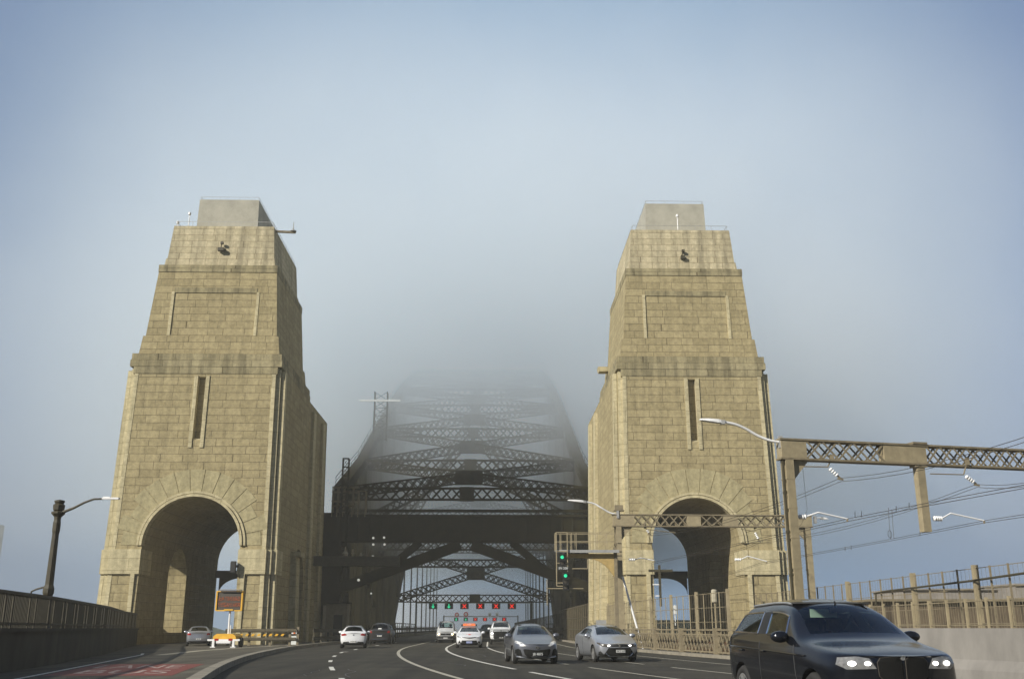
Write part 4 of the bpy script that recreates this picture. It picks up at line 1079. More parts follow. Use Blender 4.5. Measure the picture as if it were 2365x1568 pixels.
o = tag(MB().tube([(21.8, 34, 3.6), (21.8, 46, 3.35), (21.8, 56, 3.25), (21.8, 57.5, 3.2), (21.8, 57.8, 1.5)], .05).tube([(21.8, 46, 3.3), (21.8, 46, 3.4)], .07).build('cable_pipe', M['dark_steel']), 'dark cable pipe strung along the tall wire fence', 'pipe')
def pfence(y0, y1, dx, h, label, sp=1.2, thick=4):
    b0 = Vector((parapet_x((y0+y1)/2)+dx, (y0+y1)/2, 0)); o = empty('railside_fence', b0, 0, label, 'fence')
    n = int((y1-y0)/sp); P = [Vector((parapet_x(y0+i*sp)+dx, y0+i*sp, 0))-b0 for i in range(n+1)]
    for i, p in enumerate(P):
        if i % thick == 0: MB().box(p+Vector((0,0,h/2)), (.15,.14,h)).build('post', M['tan_steel'], o)
        else: MB().bar(p, p+Vector((0,0,h-.12)), .045).build('thin_post', M['tan_steel'], o)
    m = MB()
    for a, b in zip(P, P[1:]):
        for z in (.9, 1.6, 2.3, h-.15): m.bar(a+Vector((0,0,z)), b+Vector((0,0,z)), .028)
        for k in range(3): q = a.lerp(b, k/3); m.bar(q, q+Vector((0,0,h-.15)), .01)
    m.build('wires', M['tan_shade'], o)
pfence(50, 84, 1.0, 3.15, 'tan wire fence behind the lattice parapet, before the right arch', 1.15, 4)
o = empty('bridge_fence', (8.2, 98, 0), 0, 'tall paling fence on the bridge between the road and the right pylon', 'fence')
for i in range(18):
    MB().span(-.05, .05, -12+i*2.0-.05, -12+i*2.0+.05, 0, 3.3).build('post', M['fence_dark'], o)
m = MB()
for z in (.3, 1.2, 2.2, 3.2): m.bar((0, -12, z), (0, 22, z), .05)
for i in range(44): m.bar((0, -12+i*.77, .2), (0, -12+i*.77, 3.2), .014)
m.build('palings', M['fence_dark'], o)
o = empty('grey_cabinet', (4.95, 57, 0), 0, 'grey roadside cabinet just behind the darker oncoming car', 'cabinet')
o.location = (6.55, 60.5, .0)
MB().span(-.28, .28, -.2, .2, .14, 1.75).build('cabinet', M['grey_steel'], o); MB().span(-.33, .33, -.25, .25, 0, .14).build('base', M['concrete'], o)
p = at(1650, 1376, 60); o = empty('relay_box', (p.x, p.y, 0), 0, 'pale relay box on a post behind the lattice parapet', 'relay box')
MB().span(-.04, .04, -.04, .04, 0, p.z-.3).build('post', M['tan_steel'], o); MB().lathe([(.16, -.35), (.18, -.3), (.18, .3), (.12, .38)], (0,0,p.z), n=12).build('box', M['kerb_pale'], o)
p = at(1559, 1408, 62); o = tag(MB().box((0,0,0), (.17,.05,.5)).box((0,.05,-.3), (.05,.04,1.2)).build('white_notice', M['sign_white'], loc=p), 'small white notice on the fence in the right arch', 'notice')
o = empty('track_post', (12.2, 80, 0), 0, 'dark post with a cross arm under the right arch', 'post')
m = MB(); a = at(1549, 1325, 84)-Vector((12.2, 80, 0))
o.location = (at(1524, 1340, 84).x, 84, 0)
MB().span(-.09, .09, -.09, .09, 3.0, 6.3).build('stem', M['dark_steel'], o); MB().span(-.9, 1.1, -.06, .06, 5.75, 5.95).build('cross_arm', M['dark_steel'], o)
MB().span(-.6, .2, -.05, .05, 4.7, 4.78).span(-.4, .1, -.05, .05, 3.8, 3.88).build('insulator_pin', M['ceramic'], o)

# far buildings
o = empty('station_building', (37, 70, 0), 0, 'long low brown building beyond the railway fences', 'building')
m = MB(); m.span(-12.3, 20, -4, 8, -1, 2.95); m.build('wall', M['brown_wall'], o)
m = MB(); m.span(-12.6, 20.3, -4.4, 8.3, 2.95, 3.1); m.build('roof', M['tan_shade'], o)
for x0, x1, h in ((-9.5, -3.2, .62), (-2.0, 6, .95)):
    m = MB(); m.span(x0, x1, -2.5, 3, 3.1, 3.1+h); m.span(x0-.15, x1+.15, -2.7, 3.2, 3.1+h, 3.2+h); m.build('roof_unit', M['roof_grey'], o)
o = empty('distant_tower', (-323, 640, 0), 0, 'faint tower block dissolving in fog at the left edge', 'building')
m = MB(); m.span(-30, 4, 0, 30, -6, 66); m.build('wall', M['far_wall'], o)
for i in range(7):
    m = MB(); m.span(-28, 2, -.1, .1, i*9+2, i*9+5); m.build('window', M['roof_grey'], o)
MB().span(-14, -2, 4, 22, 66, 71).build('plant_room', M['far_wall'], o)

o = empty('maintenance_crane', (XC-HT+1.1, 140, zt(140)+.5), 0, 'faint maintenance crane with a white boom on the left top chord in the fog', 'crane')
m = MB()
for x in (-.9, .9):
    for y in (-.5, .5): m.bar((x, y, 0), (x, y, 7.0), .14)
for i in range(6):
    m.bar((-.9, -.5, i*1.15), (.9, -.5, i*1.15+1.15), .07); m.bar((.9, -.5, i*1.15), (-.9, -.5, i*1.15+1.15), .07); m.bar((-.9, -.5, i*1.15), (.9, -.5, i*1.15), .08)
m.build('mast', M['steel'], o)
MB().bar((-3.0, -.7, 5.6), (2.8, -.7, 5.6), .3, .3).build('boom', M['white_metal'], o)
# ================================================================== CARS
from mathutils.geometry import delaunay_2d_cdt
IDM = [bpy.data.materials.new('id%d' % i) for i in range(9)]
def car_net(P):
    L, W, H, zg = P['L'], P['W'], P['H'], P.get('zg', .2)
    hw = W/2
    zh0, zc, yc, yh = P['zh0'], P['zc'], P['yc'], P['yh']
    yr, yw, zw, zt_ = P['yr'], P['yw'], P['zw'], P['zt']
    b0, b1, wr, ze = P['b0'], P['b1'], P['wr'], P['ze']
    nose = P.get('nose', .82); tail = P.get('tail', .86)
    def low(yl, w, zb, zbelt, wide=1.0):
        zm = zb+.5*(zbelt-zb)
        return [(0, yl, zb), (w*.78, yl, zb), (w*.955, yl, zb+.06), (w*wide, yl, zm), (w*.99, yl, zbelt-.09)]
    def hood(yl, w, zb, zh, bow=0.0, cr=.03):
        r = low(yl, w, zb, zh-.06)
        r += [(w*.96, yl-.01, zh-.055), (w*.89, yl-.02, zh-.01), (w*.78, yl-.03-bow*.3, zh+.005), (w*.42, yl-.03-bow*.8, zh+cr*.8), (0, yl-.03-bow, zh+cr)]
        return r
    S_ = []
    S_.append(hood(.16, hw*nose, zg+.06, zh0-.05, .08, .01))
    S_.append(hood(.36, hw*(nose+.11), zg+.01, zh0+.0, .12, .03))
    S_.append(hood(lerp(.36, yc, .5), hw*.985, zg, lerp(zh0, zc, .6), .06, .035))
    def cab(yl, yt, zbelt, w, wr_, ze_, H_, lead=0.0, y5=None):
        r = low(yl, w, zg, zbelt)
        r += [(w*.955, y5 if y5 is not None else yl, zbelt), (wr_, yt, ze_), (wr_-.075, yt-.01, min(H_-.015, ze_+.05)), (wr_*.5, yt-lead*.7, H_-.008), (0, yt-lead, H_)]
        return r
    r = low(yc, hw*.995, zg, b0); r += [(hw*.955, yc+.02, b0), (hw*.875, yc+.06, zc+.015), (hw*.80, yc+.03, zc+.02), (hw*.42, yc-.08, zc+.03), (0, yc-.13, zc+.035)]
    S_.append(r)
    S_.append(cab(yc+.30, yh+.03, lerp(b0, b1, .08), hw, wr, ze, H, .07))
    ym = lerp(yc, yw, P.get('bp', .47)); bw = .035
    for k in (-1, 1): S_.append(cab(ym+k*bw, ym+.08+k*bw, lerp(b0, b1, .45), hw, wr+.012, ze+.012, H+.02))
    yq = lerp(ym, yr, .86)
    S_.append(cab(min(yq, L-.8), yq, lerp(b0, b1, .85), hw*.995, wr-.005, ze-.005, H+.005))
    S_.append(cab(min(yr+.12, L-.55), yr+.06, b1, hw*.985, wr-.03, ze-.03, H-.02, -.05))
    # base of the rear window, tail
    w = hw*.97; r = low(min(yw, L-.32), w, zg+.03, b1+.0); r += [(w*.955, yw-.04, b1+.01), (w*.87, yw-.05, zw-.01), (w*.79, yw-.0, zw), (w*.42, yw+.05, zw+.015), (0, yw+.07, zw+.02)]
    S_.append(r)
    w = hw*tail; yt = L-.14
    r = low(yt, w, zg+.1, zt_-.04); r += [(w*.96, yt+.01, zt_-.04), (w*.89, yt+.02, zt_-.01), (w*.78, yt+.03, zt_), (w*.42, yt+.06, zt_+.005), (0, yt+.07, zt_+.01)]
    S_.append(r)
    return S_
def car_mesh(P):
    S_ = car_net(P); ns, nr = len(S_), 10
    V, Fc, Mi = [], [], []
    idx = {}
    for i in range(ns):
        for j in range(nr):
            x, y, z = S_[i][j]
            for s in (1, -1):
                if s == -1 and x == 0: idx[i, j, -1] = idx[i, j, 1]; continue
                idx[i, j, s] = len(V); V.append((s*x, y, z))
    for i in range(ns-1):
        for j in range(nr-1):
            mid = 0
            if i == 3 and j >= 7: mid = 1
            if i == ns-3 and j >= 7: mid = 2
            for s in (1, -1):
                m_ = mid
                if j == 5:
                    if i == 4: m_ = 3 if s > 0 else 5
                    elif i == 5: m_ = 7
                    elif (i == 6 and not P.get('van')) or (i == 7 and P.get('quarter')): m_ = 4 if s > 0 else 6
                if j == 0 or j == 1: m_ = 8 if j == 0 else (8 if P.get('clad') else 0)
                q = [idx[i,j,s], idx[i,j+1,s], idx[i+1,j+1,s], idx[i+1,j,s]]
                Fc.append(q if s > 0 else q[::-1]); Mi.append(m_)
    # front and rear closing panels
    for end, i, prof in ((0, 0, P['front']), (1, ns-1, P['rear'])):
        cen = {0: idx[i,0,1], nr-1: idx[i,nr-1,1]}
        for j in range(1, nr-1):
            x, y, z = S_[i][j]
            cen[j] = len(V); V.append((0, y+prof(z)*(-1 if not end else 1), z))
        for j in range(nr-1):
            for s in (1, -1):
                a, b = idx[i,j,s], idx[i,j+1,s]
                q = []
                for v in (cen[j], cen[j+1], b, a):
                    if v not in q: q.append(v)
                if (s > 0) == bool(end): q = q[::-1]
                Fc.append(q); Mi.append(0)
    me = bpy.data.meshes.new('car'); me.from_pydata(V, [], Fc)
    for m in IDM: me.materials.append(m)
    me.polygons.foreach_set('material_index', Mi); me.update()
    bm = bmesh.new(); bm.from_mesh(me); bmesh.ops.recalc_face_normals(bm, faces=bm.faces); bm.to_mesh(me); bm.free()
    o = bpy.data.objects.new('car', me); COL.objects.link(o)
    md = o.modifiers.new('s', 'SUBSURF'); md.levels = P.get('sub', 2); md.render_levels = md.levels
    bpy.context.view_layer.update()
    me2 = bpy.data.meshes.new_from_object(o.evaluated_get(bpy.context.evaluated_depsgraph_get()))
    o.modifiers.clear(); o.data = me2; bpy.data.meshes.remove(me)
    c = MB(); rw = P['rw']
    for y in (P['fa'], P['ra']):
        for s in (-1, 1):
            a, b = sorted((s*(P['W']/2-.30), s*(P['W']/2+.3)))
            c.lathe([(rw+.055, a), (rw+.055, b)], (0, y, rw), 'X', 28)
    bool_cut(o, c.mesh('c', IDM[8]))
    me = o.data; bpy.data.objects.remove(o)
    return me
def split_mesh(me, ids, name, mat, parent, smooth=True, side=0):
    bm = bmesh.new(); bm.from_mesh(me)
    slot = {}
    for k, m in enumerate(me.materials): slot[k] = int(m.name[2:]) if m and m.name.startswith('id') else 8
    bmesh.ops.delete(bm, geom=[f for f in bm.faces if slot.get(f.material_index, 8) not in ids or (side and f.calc_center_median().x*side < 0)], context='FACES')
    if not bm.faces: bm.free(); return None
    for f in bm.faces: f.material_index = 0; f.smooth = smooth
    n = bpy.data.meshes.new(name); bm.to_mesh(n); bm.free()
    n.materials.append(mat)
    if smooth:
        try: n.set_sharp_from_angle(angle=R(38))
        except Exception: pass
    o = bpy.data.objects.new(name, n); COL.objects.link(o); o.parent = parent
    return o
def mirror(poly): return [(-a, b) for a, b in poly[::-1]]
class Car:
    def __init__(s, name, P, paint, label, loc, rz, cat='car', group=None, glassm='glass'):
        s.P = P; s.o = empty(name, loc, rz, label, cat, group); L = P['L']
        me = car_mesh(P)
        me.transform(Matrix.Translation((0, -L/2, 0)))
        bm = bmesh.new(); bm.from_mesh(me); s.bvh = BVHTree.FromBMesh(bm); bm.free()
        s.body = split_mesh(me, {0}, 'body', paint, s.o)
        split_mesh(me, {8}, 'underbody', M['black'], s.o, False)
        for k in (1, -1): split_mesh(me, {7}, 'door_pillar', M['black'], s.o, side=k)
        split_mesh(me, {1}, 'windscreen', M[glassm], s.o); split_mesh(me, {2}, 'rear_window', M[glassm], s.o)
        s.sides = [split_mesh(me, {k}, 'side_window', M[glassm], s.o) for k in (3, 4, 5, 6)]
        s.cabin(); s.wheels(); s.mirrors()
    def cabin(s):
        P = s.P; L = P['L']; hw = P['W']/2; m = MB()
        y0, y1 = P['yc']-L/2+.1, P['yw']-L/2-.25
        zb = P['b0']-.12
        m.span(-hw+.16, hw-.16, y0, y1, .34, .4)
        for x in (-1, 1): a, b = sorted((x*(hw-.17), x*(hw-.12))); m.span(a, b, y0, y1, .4, zb)
        m.span(-hw+.13, hw-.13, y0-.05, y0+.42, .4, zb-.02); m.span(-hw+.13, hw-.13, y1-.1, y1+.05, .4, P['b1']-.15)
        m.span(-P['wr']+.1, P['wr']-.1, P['yh']-L/2+.12, P['yr']-L/2-.1, P['H']-.075, P['H']-.05)
        m.build('cabin', M['lining'], s.o)
        ys = [lerp(P['yc'], P['yw'], .47)-L/2, lerp(P['yc'], P['yw'], .78)-L/2]
        for k, y in enumerate(ys):
            if k and P.get('van'): continue
            for x in (-.37, .37):
                m = MB(); zt_ = P['H']-.52
                m.frustum((x-.25, x+.25, y-.08, y+.08), .45, (x-.2, x+.2, y+.08, y+.18), zt_)
                m.frustum((x-.13, x+.13, y+.06, y+.16), zt_+.05, (x-.11, x+.11, y+.08, y+.17), zt_+.24); m.span(x-.05, x+.05, y+.1, y+.13, zt_-.02, zt_+.08)
                m.build('seat', M['seat'], s.o)
        m = MB(); m.lathe([(.17, -.015), (.19, 0), (.17, .015)], (.37, y0+.55, zb+.02), 'Y', 18); m.build('steering_wheel', M['black'], s.o)
        m = MB(); m.box((0, P['yh']-L/2+.0, P['H']-.17), (.24, .04, .07)); m.bar((0, P['yh']-L/2, P['H']-.14), (0, P['yh']-L/2+.06, P['H']-.04), .02); m.build('cabin_mirror', M['black'], s.o)
    def wheels(s):
        P = s.P; r = P['rw']; L = P['L']; w = .21
        for y in (P['fa'], P['ra']):
            for sx in (-1, 1):
                e = empty('wheel', (sx*(P['W']/2-w/2-.02), y-L/2, r)); e.parent = s.o
                m = MB(); m.lathe([(r*.66, -w/2+.01), (r*.9, -w/2), (r, -w/2+.04), (r, w/2-.04), (r*.9, w/2), (r*.66, w/2-.01)], (0,0,0), 'X', 28, closed=True); m.build('tyre', M['rubber'], e, smooth=True)
                m = MB(); f = sx*(w/2-.03)
                m.lathe([(r*.66, f-.1*sx), (r*.69, f+.02*sx), (r*.60, f+.02*sx), (r*.58, f-.08*sx)], (0,0,0), 'X', 28, closed=True)
                for k in range(5):
                    a = 2*PI*k/5+.3
                    for da in (-.13, .13): m.bar((f, 0, 0), (f, r*.62*math.sin(a+da), r*.62*math.cos(a+da)), .045, .03, up=(1,0,0))
                m.lathe([(.06, f-.03), (.06, f+.025)], (0,0,0), 'X', 14)
                m.build('rim', M['alloy'], e)
                m = MB(); m.lathe([(r*.6, f-.12*sx-.01), (r*.6, f-.12*sx+.01)], (0,0,0), 'X', 20); m.build('brake_disc', M['black'], e)
    def mirrors(s, mat=None):
        P = s.P; L = P['L']; y = P['yc']-L/2+.38
        for sx in (-1, 1):
            x = sx*(P['W']/2+.06); z = P['b0']+.06
            m = MB()
            prof = [(0,-.09,.02),(.35,-.07,.85),(.7,0,1.0),(1.0,.06,.92)]
            rings = []
            n = 12
            for t, dy, k in prof:
                for i in range(n):
                    a = 2*PI*i/n; rings.append((x+math.cos(a)*.125*k*(1.1), y+dy, z+math.sin(a)*.075*k*1.15))
            fs = [(i*n+j, i*n+(j+1) % n, (i+1)*n+(j+1) % n, (i+1)*n+j) for i in range(3) for j in range(n)]+[tuple(range(n)), tuple(3*n+j for j in range(n))]
            m.add(rings, fs); m.bar((sx*(P['W']/2-.08), y+.0, z-.05), (x, y, z-.04), .06, .04)
            m.build('wing_mirror', mat or s.body.data.materials[0], s.o, smooth=True)
    def ray(s, a, b, view):
        if view == 'front': org, d = Vector((a, -9, b)), Vector((0,1,0))
        elif view == 'rear': org, d = Vector((a, 9, b)), Vector((0,-1,0))
        elif view == 'left': org, d = Vector((-9, a, b)), Vector((1,0,0))
        elif view == 'right': org, d = Vector((9, a, b)), Vector((-1,0,0))
        else: org, d = Vector((a, b, 9)), Vector((0,0,-1))
        h = s.bvh.ray_cast(org, d)
        return (h[0], d) if h[0] else (None, d)
    def patch(s, poly, view, name, mat, off=.012, res=.05, parent=None, flat=False):
        pts = []
        for i in range(len(poly)):
            a, b = Vector(poly[i]), Vector(poly[(i+1) % len(poly)])
            k = max(1, int((b-a).length/res)); pts += [a.lerp(b, t/k) for t in range(k)]
        nb = len(pts); xs = [p.x for p in pts]; zs = [p.y for p in pts]
        x = min(xs)+res*.5
        cp = list(pts)
        while x < max(xs):
            z = min(zs)+res*.5
            while z < max(zs):
                q = Vector((x, z))
                ins = False
                for i in range(nb):
                    a, b = pts[i], pts[(i+1) % nb]
                    if (a.y > z) != (b.y > z) and x < (b.x-a.x)*(z-a.y)/(b.y-a.y)+a.x: ins = not ins
                if ins and min((q-p).length for p in pts) > res*.55: cp.append(q)
                z += res
            x += res
        V, E_, F_, *_ = delaunay_2d_cdt([Vector((p.x, p.y)) for p in cp], [(i, (i+1) % nb) for i in range(nb)], [], 1, 1e-5)
        hits = []; last = None
        for v in V:
            h, d = s.ray(v.x, v.y, view); hits.append(h)
        good = [(v, h) for v, h in zip(V, hits) if h]
        if not good: return None
        for i, h in enumerate(hits):
            if h is None:
                k = min(good, key=lambda g_: (g_[0]-V[i]).length)[1]
                if view in ('front', 'rear'): hits[i] = Vector((V[i].x, k.y, V[i].y))
                elif view in ('left', 'right'): hits[i] = Vector((k.x, V[i].x, V[i].y))
                else: hits[i] = Vector((V[i].x, V[i].y, k.z))
        m = MB(); n = len(V); out = [h-d*off for h in hits]; inn = [h+d*.006 for h in hits]
        from collections import Counter
        ec = Counter()
        for f in F_:
            for a, b in zip(f, f[1:]+f[:1]): ec[frozenset((a, b))] += 1
        m.add(out+inn, [list(f) for f in F_]+[[i+n for i in f[::-1]] for f in F_]+[[a, b, b+n, a+n] for a, b in (tuple(e) for e, c in ec.items() if c == 1)])
        return m.build(name, mat, parent or s.o)
    def strip(s, pts, view, name, mat, w=.02, off=.008):
        """thin line on the skin: shut lines, trims"""
        m = MB(); q = []
        for a, b in zip(pts, pts[1:]):
            a, b = Vector(a), Vector(b); k = max(1, int((b-a).length/.06))
            for t in range(k):
                v = a.lerp(b, t/k); h, d = s.ray(v.x, v.y, view); 
                if h: q.append(h-d*off*.4)
        h, d = s.ray(*pts[-1], view)
        if h: q.append(h-d*off*.4)
        if len(q) < 2: return
        m.tube(q, w/2, 6); return m.build(name, mat, s.o)
    def window_trim(s, mat, r=.014):
        for so in s.sides:
            if not so: continue
            me = so.data; bm = bmesh.new(); bm.from_mesh(me); m = MB()
            ym = lerp(s.P['yc'], s.P['yw'], .47)-s.P['L']/2+.04
            for e in bm.edges:
                if e.is_boundary and not all(abs(v.co.y-ym) < .16 for v in e.verts): m.bar(e.verts[0].co, e.verts[1].co, r*2, r*2)
            bm.free(); m.build('window_trim', mat, so)
    def plate(s, view, x, z, w, h, mat, text=None, tmat=None):
        p = s.patch([(x-w/2, z-h/2), (x+w/2, z-h/2), (x+w/2, z+h/2), (x-w/2, z+h/2)], view, 'number_plate', M[mat], off=.03, res=.2)
        if p and text:
            ys = [v.co.y for v in p.data.vertices]; y = (min(ys)-.004) if view == 'front' else max(ys)+.004
            text_obj(text, h*.95, M[tmat], p, 'lettering', (x, y, z), (PI/2, 0, 0 if view == 'front' else PI), .003)
    def doorlines(s):
        P = s.P; L = P['L']; ym = lerp(P['yc'], P['yw'], P.get('bp', .47))-L/2; zt_ = P['b0']-.03; zb_ = P.get('zg', .2)+.12
        for v in ('left', 'right'):
            s.strip([(ym+.02, zt_+.02), (ym, .6), (ym+.02, zb_)], v, 'door_gap', M['black'], .012)
            s.strip([(P['yc']-L/2+.1, zt_-.02), (P['yc']-L/2+.04, .6), (P['yc']-L/2+.14, zb_)], v, 'door_gap', M['black'], .012)
            for y in (ym-.22, ym+.75): s.strip([(y, P['b0']-.16), (y+.16, P['b0']-.155)], v, 'door_handle', s.body.data.materials[0], .035, .03)
    def finish_lights(s, polys, view, name, mat, lens=None):
        for pl in polys: s.patch(pl, view, name, mat)

NAVY = carpaint('dark_navy_paint', (.006,.007,.010), .0, .14, .25)
GREY = carpaint('steel_grey_paint', (.15,.16,.18), .55, .32)
SILV = carpaint('silver_paint', (.40,.42,.45), .6, .3)
WHITE = carpaint('white_paint', (.78,.79,.78), 0, .3)
DARK = carpaint('dark_car_paint', (.025,.024,.022), .1, .3)
VANW = carpaint('grey_white_paint', (.48,.49,.48), 0, .35)
bowf = lambda z: .14 if z < .75 else .10
def heading(y):
    """oncoming lane direction at depth y: rotation of a car facing the camera"""
    d = (cv(y+1)-cv(y-1))/2
    return -math.atan(d)*-1
def place(px, ground_Y, L, x=None):
    pass

# --- dark SUV, nearest, oncoming
SUVP = dict(L=4.65, W=1.90, H=1.73, zg=.22, zh0=.99, zc=1.12, yc=1.32, yh=1.92, yr=3.95, yw=4.38, zw=1.18, zt=1.1, b0=1.12, b1=1.20, wr=.68, ze=1.60, rw=.36, fa=.86, ra=3.67,
            front=lambda z: .17 if z < .9 else .12, rear=lambda z: .08, clad=True, nose=.85, sub=3, quarter=True)
c = Car('oncoming_car', SUVP, NAVY, 'dark navy SUV with lit headlights, nearest car at the right edge', (5.2, 15.85, 0), R(5.5))
suv = c
for s_ in (1, -1):
    f = (lambda p: p) if s_ > 0 else mirror
    c.patch(f([(.36,.79),(.44,.92),(.60,.945),(.80,.93),(.83,.84),(.72,.78)]), 'front', 'headlight', M['lamp_glass'])
    for (x, z, r_) in ((.66, .855, .075), (.47, .855, .06)):
        h = c.patch([(s_*x+r_*.62*math.cos(t), z+r_*.42*math.sin(t)) for t in [k*PI/6 for k in range(12)]], 'front', 'headlight_bulb', M['lamp_on'], off=.03, res=.2)
    c.patch(f([(.03,.66),(.03,.9),(.08,.94),(.30,.925),(.345,.87),(.33,.70),(.28,.655)]), 'front', 'grille', M['grille'], off=.02)
    c.strip(f([(.03,.66),(.03,.9),(.08,.94),(.30,.925),(.345,.87),(.33,.70),(.28,.655),(.03,.66)]), 'front', 'grille_frame', M['panel_dark'], .012, .03)
    c.patch(f([(.5,.36),(.52,.52),(.80,.54),(.84,.42),(.80,.34)]), 'front', 'air_intake', M['grille'])
    c.patch(f([(.64+.06*math.cos(t), .45+.06*math.sin(t)) for t in [k*PI/5 for k in range(10)]]), 'front', 'fog_lamp', M['lamp_glass'], off=.03)
    c.patch(f([(.62,.98),(.86,.98),(.86,1.12),(.70,1.12)]), 'rear', 'tail_lamp', M['tail'])
c.patch([(-.5,.30),(.5,.30),(.44,.5),(-.44,.5)], 'front', 'lower_grille', M['grille'])
c.patch([(.034*math.cos(t), .925+.03*math.sin(t)) for t in [k*PI/6 for k in range(12)]], 'front', 'badge', M['alloy'], off=.02, res=.2)
c.plate('front', 0, .6, .37, .1, 'plate_white', 'CJ 48 KV', 'black')
c.doorlines(); c.window_trim(M['chrome'], .011)
for v in ('left', 'right'):
    c.strip([(-1.3,.93),(-.2,.965),(1.0,1.0),(2.0,1.02)], v, 'body_crease', NAVY, .03, .02)
for x in (-.62, .62):
    c.strip([(x*.93, -.1), (x*.96, .4), (x*.96, 1.2), (x*.92, 1.55)], 'top', 'roof_rail', M['alloy'], .035, .05)

def visor(c, w=.40, h=.15, x=-.33, dz=0):  # added panel imitating daylight seen through the far windows
    y = c.P['yh']-c.P['L']/2
    MB().box((x, y+.06-dz*.6, c.P['H']-.165-dz), (w, .02, h)).build('sun_visor', M['visor'], c.o)
visor(suv, .42, .12, -.20, .05)
# --- grey oncoming hatchback with the black number plate
MZ = dict(L=4.46, W=1.76, H=1.47, zg=.17, zh0=.76, zc=.98, yc=1.12, yh=1.92, yr=3.55, yw=4.22, zw=1.02, zt=.98, b0=.97, b1=1.07, wr=.58, ze=1.36, rw=.315, fa=.88, ra=3.52,
          front=lambda z: .22 if z < .7 else .17, rear=lambda z: .08, nose=.80, sub=3)
c = Car('oncoming_car', MZ, GREY, 'steel grey hatchback with black number plate, smiling grille and pale headlights', (1.62, 41.4, 0), R(5))
for s_ in (1, -1):
    f = (lambda p: p) if s_ > 0 else mirror
    c.patch(f([(.42,.655),(.50,.64),(.66,.70),(.79,.77),(.78,.83),(.70,.84),(.55,.78)]), 'front', 'headlight', M['lamp_pale'])
    c.patch(f([(.60,.70),(.68,.73),(.70,.78),(.64,.78)]), 'front', 'headlight_reflector', M['ceramic'], off=.022)
    c.patch(f([(.55,.30),(.62,.52),(.70,.56),(.80,.52),(.80,.32)]), 'front', 'air_intake', M['grille'])
    c.patch(f([(.62,.86),(.80,.88),(.80,.98),(.66,1.0)]), 'rear', 'tail_lamp', M['tail'])
c.patch([(-.36,.235),(.36,.235),(.47,.36),(.52,.52),(.47,.545),(0,.50),(-.47,.545),(-.52,.52),(-.47,.36)], 'front', 'grille', M['grille'])
c.strip([(-.74,.27),(-.45,.225),(0,.215),(.45,.225),(.74,.27)], 'front', 'bumper_lip', SILV, .05, .06)
c.patch([(.075*math.cos(t), .6+.055*math.sin(t)) for t in [k*PI/8 for k in range(16)]], 'front', 'badge', M['chrome'], off=.03, res=.2)
c.strip([(-.05,.63),(-.02,.6),(0,.588),(.02,.6),(.05,.63)], 'front', 'badge_wing', M['black'], .014, .09)
c.plate('front', .02, .36, .40, .13, 'plate_black', 'JB 4875', 'sign_white')
c.doorlines()
visor(c, .36, .1)
# --- silver oncoming hatchback with big trapezoid grille
CR = dict(L=4.37, W=1.79, H=1.44, zg=.16, zh0=.74, zc=.97, yc=1.08, yh=1.9, yr=3.45, yw=4.12, zw=1.0, zt=.95, b0=.95, b1=1.05, wr=.57, ze=1.33, rw=.315, fa=.93, ra=3.57,
          front=lambda z: .20 if z < .7 else .15, rear=lambda z: .08, nose=.84, sub=3)
c = Car('oncoming_car', CR, SILV, 'silver hatchback with slim lit headlights and a wide trapezoid grille', (4.85, 43.4, 0), R(9))
for s_ in (1, -1):
    f = (lambda p: p) if s_ > 0 else mirror
    c.patch(f([(.36,.60),(.42,.67),(.62,.71),(.82,.76),(.82,.70),(.70,.60),(.5,.59)]), 'front', 'headlight', M['panel_dark'])
    c.patch(f([(.60,.615),(.68,.625),(.70,.69),(.62,.68)]), 'front', 'headlight_lens', M['lamp_glass'], off=.022)
    c.patch(f([(.44+.055*math.cos(t), .636+.026*math.sin(t)) for t in [k*PI/5 for k in range(10)]]), 'front', 'headlight_bulb', M['lamp_on'], off=.024)
    c.patch(f([(.58,.25),(.74,.42),(.80,.40),(.80,.25)]), 'front', 'air_intake', M['black'], off=.014)
    c.patch(f([(.5,.84),(.84,.86),(.84,.95),(.5,.93)]), 'rear', 'tail_lamp', M['tail'])
c.patch([(-.34,.60),(.34,.60),(.34,.65),(-.34,.65)], 'front', 'upper_grille', M['grille'], off=.014)
c.patch([(-.66,.24),(.66,.24),(.44,.55),(-.44,.55)], 'front', 'grille', M['grille'], off=.014)
c.strip([(-.56,.36),(-.46,.25),(-.34,.215),(.34,.215),(.46,.25),(.56,.36)], 'front', 'bumper_lip', M['chrome'], .028, .04)
c.patch([(.06*math.cos(t), .625+.04*math.sin(t)) for t in [k*PI/6 for k in range(12)]], 'front', 'badge', M['chrome'], off=.024, res=.2)
c.plate('front', .03, .42, .37, .1, 'plate_white', 'EKZ 51P', 'black')
c.doorlines()
